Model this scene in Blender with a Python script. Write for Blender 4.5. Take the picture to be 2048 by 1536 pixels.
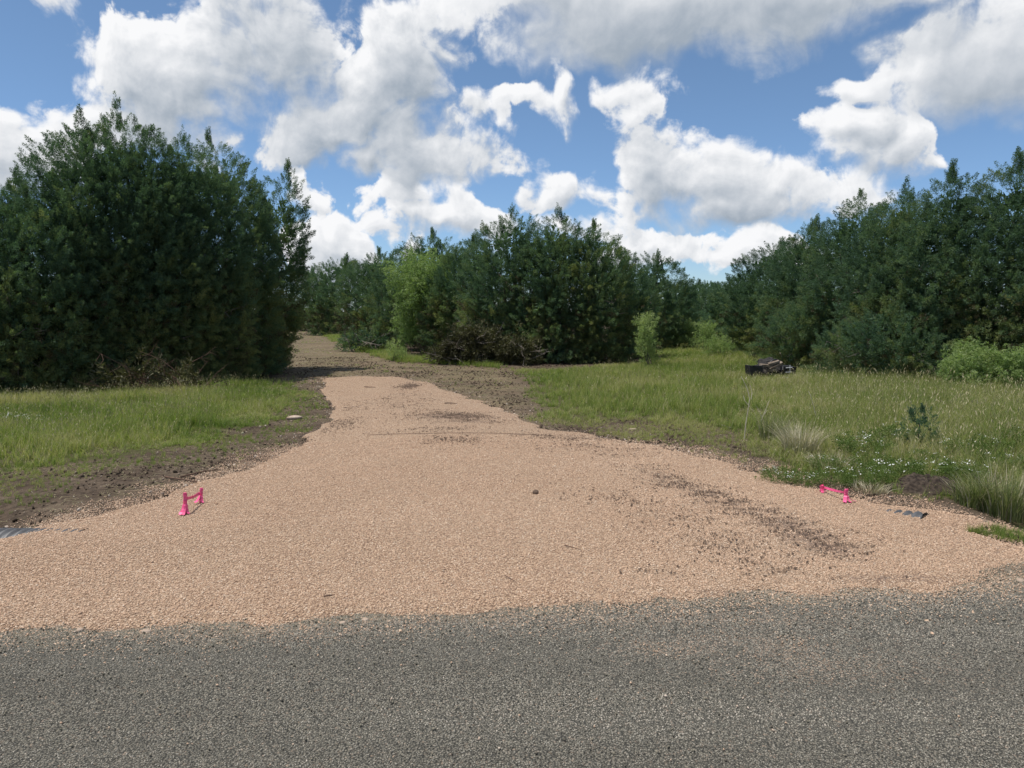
import bpy, bmesh, math, random
import numpy as np
from mathutils import Vector, Matrix, Euler

R = math.radians
rng = np.random.default_rng(7)
random.seed(7)
scene = bpy.context.scene
for ob in list(bpy.data.objects):
    bpy.data.objects.remove(ob)
COL = scene.collection

# ------------------------------------------------------------------ camera
CAM_H, PITCH, FPX = 1.6, R(5.64), 1479.0          # eye height, downward pitch, focal length in pixels of the 2048 wide photo
cam_data = bpy.data.cameras.new('camera')
cam_data.sensor_width = 36.0
cam_data.lens = FPX / 2048 * 36
cam_data.clip_start, cam_data.clip_end = 0.1, 3000
cam = bpy.data.objects.new('camera', cam_data)
COL.objects.link(cam)
cam.location = (0, 0, CAM_H)
cam.rotation_euler = (R(90) - PITCH, 0, 0)
scene.camera = cam
scene.render.resolution_x, scene.render.resolution_y = 1024, 768

# ------------------------------------------------------------------ light and exposure
SUN_EL, SUN_AZ = R(71), R(-98)                     # azimuth from +Y (the view axis), positive to the right
SUN_DIR = Vector((math.sin(SUN_AZ) * math.cos(SUN_EL), math.cos(SUN_AZ) * math.cos(SUN_EL), math.sin(SUN_EL)))
sun_data = bpy.data.lights.new('sun', 'SUN')
sun_data.energy, sun_data.angle, sun_data.color = 4.7, R(0.55), (1.0, 0.955, 0.89)
sun = bpy.data.objects.new('sun', sun_data)
COL.objects.link(sun)
sun.rotation_euler = (-SUN_DIR).to_track_quat('-Z', 'Y').to_euler()
sun.location = (0, 0, 30)

scene.view_settings.view_transform = 'Standard'
scene.view_settings.look = 'None'
scene.view_settings.exposure = 0.0
scene.view_settings.gamma = 1.0
scene.view_settings.use_curve_mapping = False
cy = scene.cycles
cy.max_bounces, cy.diffuse_bounces, cy.glossy_bounces, cy.transmission_bounces, cy.transparent_max_bounces = 5, 3, 2, 3, 4
cy.use_adaptive_sampling, cy.adaptive_threshold = True, 0.012
cy.caustics_reflective = cy.caustics_refractive = False


def nd(nt, kind, ins=None, **props):
    """A node with properties and inputs set; an input that is a socket is linked."""
    n = nt.nodes.new(kind)
    for k, v in props.items():
        setattr(n, k, v)
    for k, v in (ins or {}).items():
        s = n.inputs[k]
        if isinstance(v, bpy.types.NodeSocket):
            nt.links.new(v, s)
        else:
            s.default_value = v
    return n


def M(nt, op, a, b=None, c=None, clamp=False):
    n = nt.nodes.new('ShaderNodeMath')
    n.operation, n.use_clamp = op, clamp
    for i, v in enumerate((a, b, c)):
        if v is None:
            continue
        if isinstance(v, bpy.types.NodeSocket):
            nt.links.new(v, n.inputs[i])
        else:
            n.inputs[i].default_value = v
    return n.outputs[0]


def V(nt, op, a, b=None, out=0):
    n = nt.nodes.new('ShaderNodeVectorMath')
    n.operation = op
    for i, v in enumerate((a, b)):
        if v is None:
            continue
        if isinstance(v, bpy.types.NodeSocket):
            nt.links.new(v, n.inputs[i])
        else:
            n.inputs[i].default_value = v
    return n.outputs[out]


def maprange(nt, x, a, b, lo=0.0, hi=1.0, smooth=True):
    n = nt.nodes.new('ShaderNodeMapRange')
    n.interpolation_type = 'SMOOTHSTEP' if smooth else 'LINEAR'
    for i, v in enumerate((x, a, b, lo, hi)):
        if isinstance(v, bpy.types.NodeSocket):
            nt.links.new(v, n.inputs[i])
        else:
            n.inputs[i].default_value = v
    return n.outputs[0]


def mixc(nt, f, a, b, blend='MIX'):
    n = nt.nodes.new('ShaderNodeMix')
    n.data_type, n.blend_type = 'RGBA', blend
    for i, v in ((0, f), (6, a), (7, b)):
        if isinstance(v, bpy.types.NodeSocket):
            nt.links.new(v, n.inputs[i])
        else:
            n.inputs[i].default_value = v if i == 0 else (*v[:3], 1)
    return n.outputs[2]


# ------------------------------------------------------------------ sky: Nishita air with cumulus clouds
def azel(px, py):
    """Azimuth and elevation of a point of the sky seen at a pixel of the photograph."""
    x, y, z = (px - 1024) / FPX, 1.0, (768 - py) / FPX
    y, z = y * math.cos(PITCH) + z * math.sin(PITCH), z * math.cos(PITCH) - y * math.sin(PITCH)
    return math.atan2(x, y), math.atan2(z, math.hypot(x, y))


# layers from the far clouds to the near ones; each cloud: centre x, base-to-middle y, half width, height up, height down (pixels of the photo), strength
CLOUDS = [
    [(50, 300, 150, 85, 90, 1.0), (10, 390, 120, 60, 40, .8), (900, 450, 190, 55, 50, 1.1), (1120, 460, 110, 50, 55, .9), (625, 390, 60, 80, 50, .8), (800, 400, 120, 40, 40, .7),
     (1400, 500, 210, 60, 60, 1.0), (1520, 520, 170, 50, 45, .9), (1260, 510, 120, 55, 55, .8), (1740, 370, 130, 70, 40, .8), (60, -10, 110, 40, 45, .6)],
    [(290, 180, 155, 135, 110, 1.4), (430, 140, 130, 150, 170, 1.3), (250, 255, 150, 75, 75, 1.15), (880, 300, 190, 90, 75, 1.2), (960, 230, 70, 70, 90, 1.1), (770, 330, 130, 60, 60, .9),
     (540, 60, 200, 150, 220, 1.2), (760, 140, 190, 170, 120, 1.2), (900, 100, 100, 70, 70, .9), (640, 260, 260, 90, 90, 1.2), (930, 20, 90, 60, 40, .8),
     (690, 500, 95, 75, 90, 1.3), (1108, 395, 75, 55, 45, 1.2), (1375, 385, 195, 140, 85, 1.4), (1545, 400, 130, 80, 75, 1.1), (1470, 420, 160, 60, 60, 1.0),
     (1690, 280, 95, 70, 80, 1.0), (1790, 290, 75, 80, 70, .95), (1125, 185, 45, 55, 60, .75), (1060, 210, 70, 25, 30, .65), (1275, 175, 70, 50, 75, .75), (1690, 175, 50, 40, 35, .75)],
    [(1330, 10, 430, 150, 140, 1.5), (1600, -30, 380, 90, 110, 1.3), (1090, -10, 200, 80, 80, 1.0), (1950, 140, 165, 110, 100, 1.35), (2130, 120, 200, 190, 130, 1.2)],
]

world = bpy.data.worlds.new('World')
scene.world = world
world.use_nodes = True
wt = world.node_tree
wt.nodes.clear()


def cloud_group(k, clouds):
    g = bpy.data.node_groups.new('cloud_density', 'ShaderNodeTree')
    g.interface.new_socket('p', in_out='INPUT', socket_type='NodeSocketVector')
    g.interface.new_socket('density', in_out='OUTPUT', socket_type='NodeSocketFloat')
    gi, go = g.nodes.new('NodeGroupInput'), g.nodes.new('NodeGroupOutput')
    p = gi.outputs[0]
    q = V(g, 'ADD', p, (3.7 * k + .9, 1.3 * k, 0))
    wn = nd(g, 'ShaderNodeTexNoise', {'Vector': q, 'Scale': 9.0, 'Detail': 2.0, 'Roughness': .5}, noise_dimensions='2D')
    warp = V(g, 'MULTIPLY', V(g, 'SUBTRACT', wn.outputs['Color'], (.5, .5, .5)), (.13, .08, 0))
    pw = V(g, 'ADD', p, warp)
    cover = None
    for (cx, cyy, rx, ru, rd, w) in clouds:
        a, e = azel(cx, cyy)
        f = FPX
        d = V(g, 'SUBTRACT', pw, (a, e, 0))
        s1 = V(g, 'MULTIPLY', d, (f / rx, f / ru, 0))
        s2 = V(g, 'MULTIPLY', d, (-f / rx, -f / rd, 0))
        ln = V(g, 'LENGTH', V(g, 'MAXIMUM', s1, s2), out=1)
        c = M(g, 'MULTIPLY_ADD', ln, -w, w)
        if cover is None:
            cover = c
        else:
            n = g.nodes.new('ShaderNodeMath')
            n.operation = 'SMOOTH_MAX'
            g.links.new(cover, n.inputs[0]); g.links.new(c, n.inputs[1]); n.inputs[2].default_value = .15
            cover = n.outputs[0]
    if k < 2:
        # all round the sky goes on with the same kind of clouds
        bn = nd(g, 'ShaderNodeTexNoise', {'Vector': V(g, 'MULTIPLY', q, (1, 1.7, 1)), 'Scale': 3.0, 'Detail': 2.0}, noise_dimensions='2D')
        sep = nd(g, 'ShaderNodeSeparateXYZ', {'Vector': p})
        ax = M(g, 'ABSOLUTE', sep.outputs[0])
        side = M(g, 'MAXIMUM', maprange(g, ax, .68, .85), maprange(g, sep.outputs[1], .43, .55))
        far = M(g, 'MULTIPLY', maprange(g, bn.outputs[0], .46, .75, -.5, .9, False), side)
        far = M(g, 'SUBTRACT', far, M(g, 'MULTIPLY', M(g, 'SUBTRACT', 1.0, side), 2.0))
        cover = M(g, 'MAXIMUM', cover, far)
    cover = M(g, 'MAXIMUM', cover, -.6)
    # billows: fractal cells for cauliflower heads, fractal noise for wisps
    vo = nd(g, 'ShaderNodeTexVoronoi', {'Vector': V(g, 'ADD', q, warp), 'Scale': 19.0, 'Detail': 4.0, 'Roughness': .55, 'Lacunarity': 2.2, 'Randomness': 1.0},
            voronoi_dimensions='2D', feature='F1', normalize=True)
    no = nd(g, 'ShaderNodeTexNoise', {'Vector': q, 'Scale': 10.0, 'Detail': 9.0, 'Roughness': .55}, noise_dimensions='2D')
    det = M(g, 'MULTIPLY_ADD', M(g, 'SUBTRACT', .36, vo.outputs['Distance']), .80, M(g, 'MULTIPLY', M(g, 'SUBTRACT', no.outputs[0], .5), 2.0))
    det = M(g, 'MULTIPLY', det, (1.0, 1.0, .62)[k])
    g.links.new(M(g, 'ADD', M(g, 'SUBTRACT', cover, (.15, .13, .10)[k]), det), go.inputs[0])
    return g


tc = nd(wt, 'ShaderNodeTexCoord')
sx = nd(wt, 'ShaderNodeSeparateXYZ', {'Vector': tc.outputs['Generated']})
az = M(wt, 'ARCTAN2', sx.outputs[0], sx.outputs[1])
el = M(wt, 'ARCSINE', sx.outputs[2])
P = nd(wt, 'ShaderNodeCombineXYZ', {0: az, 1: el}).outputs[0]
SKY_K = 0.10
sky = nd(wt, 'ShaderNodeTexSky', sky_type='NISHITA', sun_disc=False, sun_elevation=SUN_EL, sun_rotation=SUN_AZ,
         altitude=600.0, air_density=1.0, dust_density=0.25, ozone_density=3.0)
col = mixc(wt, 1.0, sky.outputs[0], mixc(wt, maprange(wt, el, .0, .35), (.86, 1.02, 1.26), (1.02, 1.10, 1.14)), 'MULTIPLY')
WHITE = tuple(c / SKY_K for c in (.95, .955, .97))
GREY = tuple(c / SKY_K for c in (.36, .42, .495))
for k, clouds in enumerate(CLOUDS):
    CG = cloud_group(k, clouds)

    def dens_at(off):
        g = nd(wt, 'ShaderNodeGroup')
        g.node_tree = CG
        wt.links.new(V(wt, 'ADD', P, off) if off else P, g.inputs[0])
        return g.outputs[0]

    d0, d1, d2 = dens_at(None), dens_at((-.005, .010, 0)), dens_at((-.016, .05, 0))
    relief = M(wt, 'MULTIPLY', M(wt, 'SUBTRACT', d0, d1), .50)
    occ = M(wt, 'MULTIPLY_ADD', M(wt, 'MAXIMUM', d1, 0.0), .55, M(wt, 'MULTIPLY', M(wt, 'MAXIMUM', d2, 0.0), 1.15))
    lit = M(wt, 'ADD', M(wt, 'EXPONENT', M(wt, 'MULTIPLY', occ, -1.0)), relief, clamp=True)
    soft = nd(wt, 'ShaderNodeTexNoise', {'Vector': V(wt, 'ADD', P, (5.1 * k, 2.0, 0)), 'Scale': 7.0, 'Detail': 2.0}, noise_dimensions='2D').outputs[0]
    alpha = maprange(wt, d0, .02, M(wt, 'ADD', maprange(wt, soft, .38, .62, .20, .46), maprange(wt, lit, .75, .35, 0.0, .40)))
    col = mixc(wt, alpha, col, mixc(wt, lit, GREY, WHITE))
bg = nd(wt, 'ShaderNodeBackground', {'Color': col, 'Strength': SKY_K})
out = nd(wt, 'ShaderNodeOutputWorld', {'Surface': bg.outputs[0]})
world.cycles.sampling_method = 'MANUAL'
world.cycles.sample_map_resolution = 512


# ------------------------------------------------------------------ helpers
def gp(px, py, z=0.0):
    """The point of the plane at height z that the photograph shows at a pixel."""
    x, y, c = (px - 1024) / FPX, 1.0, (768 - py) / FPX
    y, c = y * math.cos(PITCH) + c * math.sin(PITCH), c * math.cos(PITCH) - y * math.sin(PITCH)
    t = (z - CAM_H) / c
    return Vector((x * t, y * t, z))


def sstep(a, b, x):
    t = np.clip((x - a) / (b - a), 0, 1)
    return t * t * (3 - 2 * t)


class VNoise:
    """Smooth value noise on the plane, for shapes that both the ground and the plants on it follow."""
    def __init__(self, seed):
        self.t = np.random.default_rng(seed).random((64, 64))

    def one(self, x, y):
        x0, y0 = np.floor(x).astype(int), np.floor(y).astype(int)
        fx, fy = x - x0, y - y0
        fx, fy = fx * fx * (3 - 2 * fx), fy * fy * (3 - 2 * fy)
        t = self.t
        a, b = t[x0 % 64, y0 % 64], t[(x0 + 1) % 64, y0 % 64]
        c, d = t[x0 % 64, (y0 + 1) % 64], t[(x0 + 1) % 64, (y0 + 1) % 64]
        return (a * (1 - fx) + b * fx) * (1 - fy) + (c * (1 - fx) + d * fx) * fy

    def __call__(self, x, y, scale=1.0, octaves=3):
        s, a, tot = 0, 1.0, 0
        for k in range(octaves):
            s = s + a * self.one(x * scale * 2 ** k + 17.3 * k, y * scale * 2 ** k + 5.1 * k)
            tot += a
            a *= .5
        return s / tot - .5


N1, N2, N3 = VNoise(1), VNoise(2), VNoise(3)


def poly(pts):
    return np.array([tuple(gp(a, b))[:2] for a, b in pts])


def sdist(P, x, y):
    """Signed distance to a polygon, positive inside."""
    x, y = np.asarray(x, float), np.asarray(y, float)
    d2 = np.full(x.shape, 1e9)
    ins = np.zeros(x.shape, bool)
    for i in range(len(P)):
        ax, ay = P[i]
        bx, by = P[(i + 1) % len(P)]
        ex, ey = bx - ax, by - ay
        t = np.clip(((x - ax) * ex + (y - ay) * ey) / (ex * ex + ey * ey + 1e-12), 0, 1)
        d2 = np.minimum(d2, (x - ax - t * ex) ** 2 + (y - ay - t * ey) ** 2)
        c = (ay > y) != (by > y)
        with np.errstate(divide='ignore', invalid='ignore'):
            ins ^= c & (x < ex * (y - ay) / (ey if ey else 1e-12) + ax)
    return np.where(ins, 1, -1) * np.sqrt(d2)


GRAVEL = poly([(-500, 1275), (0, 1257), (200, 1262), (330, 1245), (420, 1256), (560, 1240), (640, 1248), (760, 1228), (900, 1222), (1060, 1214), (1200, 1202), (1330, 1206), (1500, 1190),
               (1660, 1196), (1800, 1180), (1950, 1168), (1990, 1140), (2060, 1130), (2350, 1135), (2350, 1118), (2150, 1102), (2048, 1090), (1985, 1072), (1930, 1062), (1985, 1050), (1940, 1034), (1890, 1024), (1780, 1013),
               (1700, 1000), (1640, 982), (1560, 960), (1450, 928), (1350, 905), (1250, 885), (1150, 868), (1080, 856), (1045, 840),
               (1000, 818), (950, 800), (905, 784), (850, 766), (800, 758), (720, 754), (645, 757), (652, 775), (660, 795), (672, 812), (668, 832),
               (640, 855), (615, 880), (560, 912), (490, 938), (430, 960), (340, 995), (240, 1026), (130, 1044), (60, 1046), (0, 1048), (-500, 1075)])
GRASS_L = poly([(-700, 985), (0, 955), (150, 930), (270, 910), (400, 885), (500, 868), (545, 846), (575, 826), (640, 806), (648, 790), (610, 768),
                (565, 752), (560, 720), (-900, 720)])
THIN_L = poly([(-700, 1010), (0, 985), (150, 950), (270, 935), (360, 930), (470, 915), (560, 890), (630, 855), (660, 830), (660, 800), (560, 760), (-400, 760)])
GRASS_R = poly([(1000, 736), (1045, 765), (1052, 805), (1075, 843), (1120, 853), (1200, 848), (1265, 842), (1340, 850), (1420, 862), (1478, 875),
                (1490, 905), (1520, 945), (1640, 968), (1720, 988), (1800, 1002), (1890, 1012), (1975, 1022), (2048, 1032), (2700, 1075), (3200, 650), (1350, 650), (1270, 725), (1100, 738)])
THIN_R = poly([(1075, 840), (1250, 875), (1380, 895), (1470, 915), (1500, 880), (1340, 840), (1120, 845)])
TALL_R = poly([(1440, 770), (1490, 850), (1485, 900), (1530, 945), (1680, 970), (1800, 985), (1950, 1000), (2048, 1020), (2700, 1070), (3200, 690), (1800, 705), (1560, 730)])
VERGE = poly([(640, 662), (690, 672), (750, 688), (820, 712), (1020, 728), (1000, 738), (860, 727), (770, 722), (715, 702), (655, 678)])
CORNER = poly([(1945, 1062), (2010, 1058), (2400, 1075), (2400, 1095), (2048, 1084), (1990, 1073)])
TRAIL = poly([(575, 636), (606, 636), (625, 655), (690, 690), (800, 722), (1000, 738), (1045, 765), (1050, 800), (1080, 850), (1000, 830), (800, 765),
              (650, 765), (560, 760), (555, 690)])


def road_edge(x):
    return 3.98 + .105 * x


def gz(x, y):
    """Height of the bare ground."""
    x, y = np.asarray(x, float), np.asarray(y, float)
    side = np.where(x < 0, sstep(3.3, 4.6, -x), sstep(3.5, 4.7, x))
    ditch = .30 * np.exp(-((y - (5.55 + .02 * x)) / .62) ** 2) * side
    bump = (N1(x, y, .35, 3) * .16 + N2(x, y, 1.7, 2) * .035) * sstep(0.2, 2.5, y - road_edge(x) - .4)
    return bump * .6 - ditch - .012 * sstep(-.1, .5, y - road_edge(x))


def gravel_thick(x, y):
    s = sdist(GRAVEL, x, y) + N2(x, y, 2.2, 3) * .28 + N3(x, y, 5, 3) * .16
    return -.05 + .075 * sstep(-.34, .14, s) + .05 * sstep(.1, 1.6, s) * sstep(.1, 1.2, np.asarray(y, float) - road_edge(np.asarray(x, float))), s


def surf(x, y):
    """Height of whatever lies on top at a point: gravel or ground."""
    g = float(gz(x, y))
    t, _ = gravel_thick(np.array([x]), np.array([y]))
    return g + max(float(t[0]), 0.0)


def soil_mask(x, y):
    """Dark soil and litter tracked over the gravel."""
    m = np.zeros_like(np.asarray(x, float))
    path = ((1235, 922, .5), (1275, 945, .6), (1310, 962, .75), (1360, 978, .8), (1410, 996, .8), (1460, 1016, .8), (1510, 1036, .85), (1560, 1058, .9), (1610, 1080, .95), (1660, 1100, .9), (1700, 1112, .7))
    for cx, cyy, sx_, sy_, w in tuple((a, b, .34, .30, w) for a, b, w in path) + tuple((a - 90, b + 45, .45, .3, w * .6) for a, b, w in path[2:]) + (
            (1500, 1190, .5, .10, .8), (1780, 1165, .7, .13, .75), (1400, 1150, .6, .15, .45), (905, 838, .9, .6, .85), (940, 850, .6, .3, .75), (800, 810, .6, 1.2, .5), (700, 815, .7, .8, .45), (820, 775, .22, .8, 1.0),
            (905, 893, .5, .35, .6), (1130, 885, 1.2, .35, .55), (1200, 905, .8, .4, .5), (880, 870, .9, .3, .5), (660, 850, .5, .9, .5)):
        p = gp(cx, cyy)
        m = np.maximum(m, w * np.exp(-((x - p.x) / sx_) ** 2 - ((y - p.y) / sy_) ** 2))
    return m


def grass_cover(x, y):
    n = N1(x, y, .9, 3)
    a = sstep(-.15, .45, sdist(GRASS_L, x, y) - .15 + n * 1.1)
    b = sstep(-.2, .6, sdist(GRASS_R, x, y) + n * .9)
    c = .8 * sstep(-.2, .6, sdist(VERGE, x, y) + n * .8)
    d = sstep(-.05, .15, sdist(CORNER, x, y) + n * .2)
    return np.maximum(np.maximum(a, b), np.maximum(c, d))


def tag(o, label=None, cat=None, group=None, kind=None):
    for k, v in (('label', label), ('category', cat), ('group', group), ('kind', kind)):
        if v:
            o[k] = v
    return o


def empty(name, loc, rz=0.0, label=None, cat=None, group=None):
    o = bpy.data.objects.new(name, None)
    o.location, o.rotation_euler = loc, (0, 0, rz)
    o.empty_display_size = .1
    COL.objects.link(o)
    return tag(o, label, cat, group)


def link(name, mesh, mat=None, parent=None, loc=None, rot=None):
    o = bpy.data.objects.new(name, mesh)
    COL.objects.link(o)
    if mat is not None and not mesh.materials:
        mesh.materials.append(mat)
    if parent is not None:
        o.parent = parent
    if loc is not None:
        o.location = loc
    if rot is not None:
        o.rotation_euler = rot
    return o


def tri_mesh(name, verts, tris, smooth=False):
    """Mesh from numpy vertices (n,3) and triangles (m,3)."""
    me = bpy.data.meshes.new(name)
    v, t = np.ascontiguousarray(verts, np.float32), np.ascontiguousarray(tris, np.int32)
    me.vertices.add(len(v))
    me.vertices.foreach_set('co', v.ravel())
    me.loops.add(t.size)
    me.loops.foreach_set('vertex_index', t.ravel())
    me.polygons.add(len(t))
    me.polygons.foreach_set('loop_start', np.arange(0, t.size, 3, dtype=np.int32))
    me.polygons.foreach_set('loop_total', np.full(len(t), 3, np.int32))
    me.update(calc_edges=True)
    if smooth:
        me.polygons.foreach_set('use_smooth', np.ones(len(t), bool))
    return me


def attr(me, name, values, domain='POINT', kind='FLOAT'):
    a = me.attributes.new(name, kind, domain)
    v = np.ascontiguousarray(values)
    a.data.foreach_set('vector' if kind == 'FLOAT_VECTOR' else 'value', v.ravel())


class Geo:
    """Collects tubes, boxes and loose faces, then makes ONE mesh object of them."""
    def __init__(self):
        self.v, self.f = [], []

    def tube(self, pts, rads, n=5, cap=True):
        pts = [Vector(p) for p in pts]
        if not hasattr(rads, '__len__'):
            rads = [rads] * len(pts)
        up = Vector((.13, .21, .97))
        rings = []
        for i, p in enumerate(pts):
            t = (pts[min(i + 1, len(pts) - 1)] - pts[max(i - 1, 0)]).normalized()
            a = t.cross(up)
            if a.length < .05:
                a = t.cross(Vector((1, 0, 0)))
            a.normalize()
            b = t.cross(a)
            r0 = len(self.v)
            for k in range(n):
                an = 2 * math.pi * k / n
                self.v.append(tuple(p + (a * math.cos(an) + b * math.sin(an)) * rads[i]))
            rings.append(r0)
        for r0, r1 in zip(rings, rings[1:]):
            for k in range(n):
                self.f.append((r0 + k, r0 + (k + 1) % n, r1 + (k + 1) % n, r1 + k))
        if cap:
            self.f.append(tuple(range(rings[0] + n - 1, rings[0] - 1, -1)))
            self.f.append(tuple(range(rings[-1], rings[-1] + n)))

    def box(self, c, s, rot=None, jitter=0.0, rnd=None):
        m = Euler(rot).to_matrix() if rot else Matrix.Identity(3)
        r0 = len(self.v)
        for z in (-1, 1):
            for x, y in ((-1, -1), (1, -1), (1, 1), (-1, 1)):
                q = Vector((x * s[0] / 2, y * s[1] / 2, z * s[2] / 2))
                if jitter:
                    q += Vector([(rnd or random).uniform(-jitter, jitter) for _ in range(3)])
                self.v.append(tuple(Vector(c) + m @ q))
        for f in ((3, 2, 1, 0), (4, 5, 6, 7), (0, 1, 5, 4), (1, 2, 6, 5), (2, 3, 7, 6), (3, 0, 4, 7)):
            self.f.append(tuple(r0 + k for k in f))

    def add(self, verts, faces):
        r0 = len(self.v)
        self.v += [tuple(p) for p in verts]
        self.f += [tuple(r0 + k for k in f) for f in faces]

    def mesh(self, name, smooth=False):
        me = bpy.data.meshes.new(name)
        me.from_pydata(self.v, [], self.f)
        if smooth:
            me.polygons.foreach_set('use_smooth', np.ones(len(me.polygons), bool))
        me.update()
        return me

    def build(self, name, mat, parent=None, loc=None, rot=None, smooth=False):
        return link(name, self.mesh(name, smooth), mat, parent, loc, rot)


# ------------------------------------------------------------------ materials
def new_mat(name):
    m = bpy.data.materials.new(name)
    m.use_nodes = True
    nt = m.node_tree
    nt.nodes.clear()
    o = nd(nt, 'ShaderNodeOutputMaterial')
    b = nd(nt, 'ShaderNodeBsdfPrincipled', {'Roughness': .8, 'Specular IOR Level': .25})
    nt.links.new(b.outputs[0], o.inputs[0])
    return m, nt, b


def L(nt, a, b):
    nt.links.new(a, b)


def ramp(nt, f, stops):
    n = nd(nt, 'ShaderNodeValToRGB')
    e = n.color_ramp.elements
    while len(e) < len(stops):
        e.new(.5)
    for k, (p, c) in enumerate(stops):
        e[k].position, e[k].color = p, (*c, 1)
    L(nt, f, n.inputs[0])
    return n.outputs[0]


def pos(nt):
    return nd(nt, 'ShaderNodeNewGeometry').outputs['Position']


def noise(nt, vec, scale, detail=3, rough=.55):
    return nd(nt, 'ShaderNodeTexNoise', {'Vector': vec, 'Scale': scale, 'Detail': detail, 'Roughness': rough}).outputs[0]


def simple_mat(name, c1, c2, scale=20.0, rough=.8, spec=.25, bump=.0, metal=0.0):
    m, nt, b = new_mat(name)
    p = nd(nt, 'ShaderNodeTexCoord').outputs['Object']
    n = noise(nt, p, scale, 4)
    L(nt, mixc(nt, maprange(nt, n, .3, .7), c1, c2), b.inputs['Base Color'])
    b.inputs['Roughness'].default_value, b.inputs['Specular IOR Level'].default_value, b.inputs['Metallic'].default_value = rough, spec, metal
    if bump:
        bn = nd(nt, 'ShaderNodeBump', {'Strength': bump, 'Distance': .01, 'Height': n})
        L(nt, bn.outputs[0], b.inputs['Normal'])
    return m


def gravel_mat():
    m, nt, b = new_mat('gravel_base')
    p = pos(nt)
    v = nd(nt, 'ShaderNodeTexVoronoi', {'Vector': p, 'Scale': 82.0}, voronoi_dimensions='3D')
    v2 = nd(nt, 'ShaderNodeTexVoronoi', {'Vector': p, 'Scale': 140.0}, voronoi_dimensions='3D')
    r1 = nd(nt, 'ShaderNodeSeparateXYZ', {'Vector': v.outputs['Color']}).outputs[0]
    c = ramp(nt, r1, [(0, (.32, .21, .135)), (.35, (.46, .318, .212)), (.75, (.545, .39, .265)), (1, (.65, .52, .40))])
    c = mixc(nt, maprange(nt, v.outputs['Distance'], .35, .75), c, (.20, .132, .09))  # small shadows in the gaps between stones, painted into the colour
    big = noise(nt, p, 1.3, 4)
    c = mixc(nt, maprange(nt, big, .35, .7, 0, .28), c, (.36, .27, .19))
    soil = nd(nt, 'ShaderNodeAttribute', attribute_name='soil').outputs['Fac']
    sn = noise(nt, V(nt, 'MULTIPLY', p, (7, 20.0, 7)), 1.6, 6, .72)
    sm = maprange(nt, M(nt, 'ADD', soil, M(nt, 'MULTIPLY', M(nt, 'SUBTRACT', sn, .5), 1.8)), .45, .95)
    c = mixc(nt, M(nt, 'MULTIPLY', sm, .8), c, (.18, .125, .095))
    L(nt, c, b.inputs['Base Color'])
    h = M(nt, 'SUBTRACT', M(nt, 'MULTIPLY', v.outputs['Distance'], -1.0), M(nt, 'MULTIPLY', v2.outputs['Distance'], .4))
    bn = nd(nt, 'ShaderNodeBump', {'Strength': .9, 'Distance': .012, 'Height': h})
    L(nt, bn.outputs[0], b.inputs['Normal'])
    b.inputs['Roughness'].default_value = .95
    b.inputs['Specular IOR Level'].default_value = .1
    return m


def stone_mat(name, stops):
    m, nt, b = new_mat(name)
    t = nd(nt, 'ShaderNodeAttribute', attribute_name='tint', attribute_type='INSTANCER').outputs['Fac']
    c = ramp(nt, t, stops)
    n = noise(nt, pos(nt), 90, 3)
    L(nt, mixc(nt, maprange(nt, n, .35, .75, 0, .3), c, (.25, .19, .14)), b.inputs['Base Color'])
    b.inputs['Roughness'].default_value, b.inputs['Specular IOR Level'].default_value = .9, .15
    return m


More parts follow.
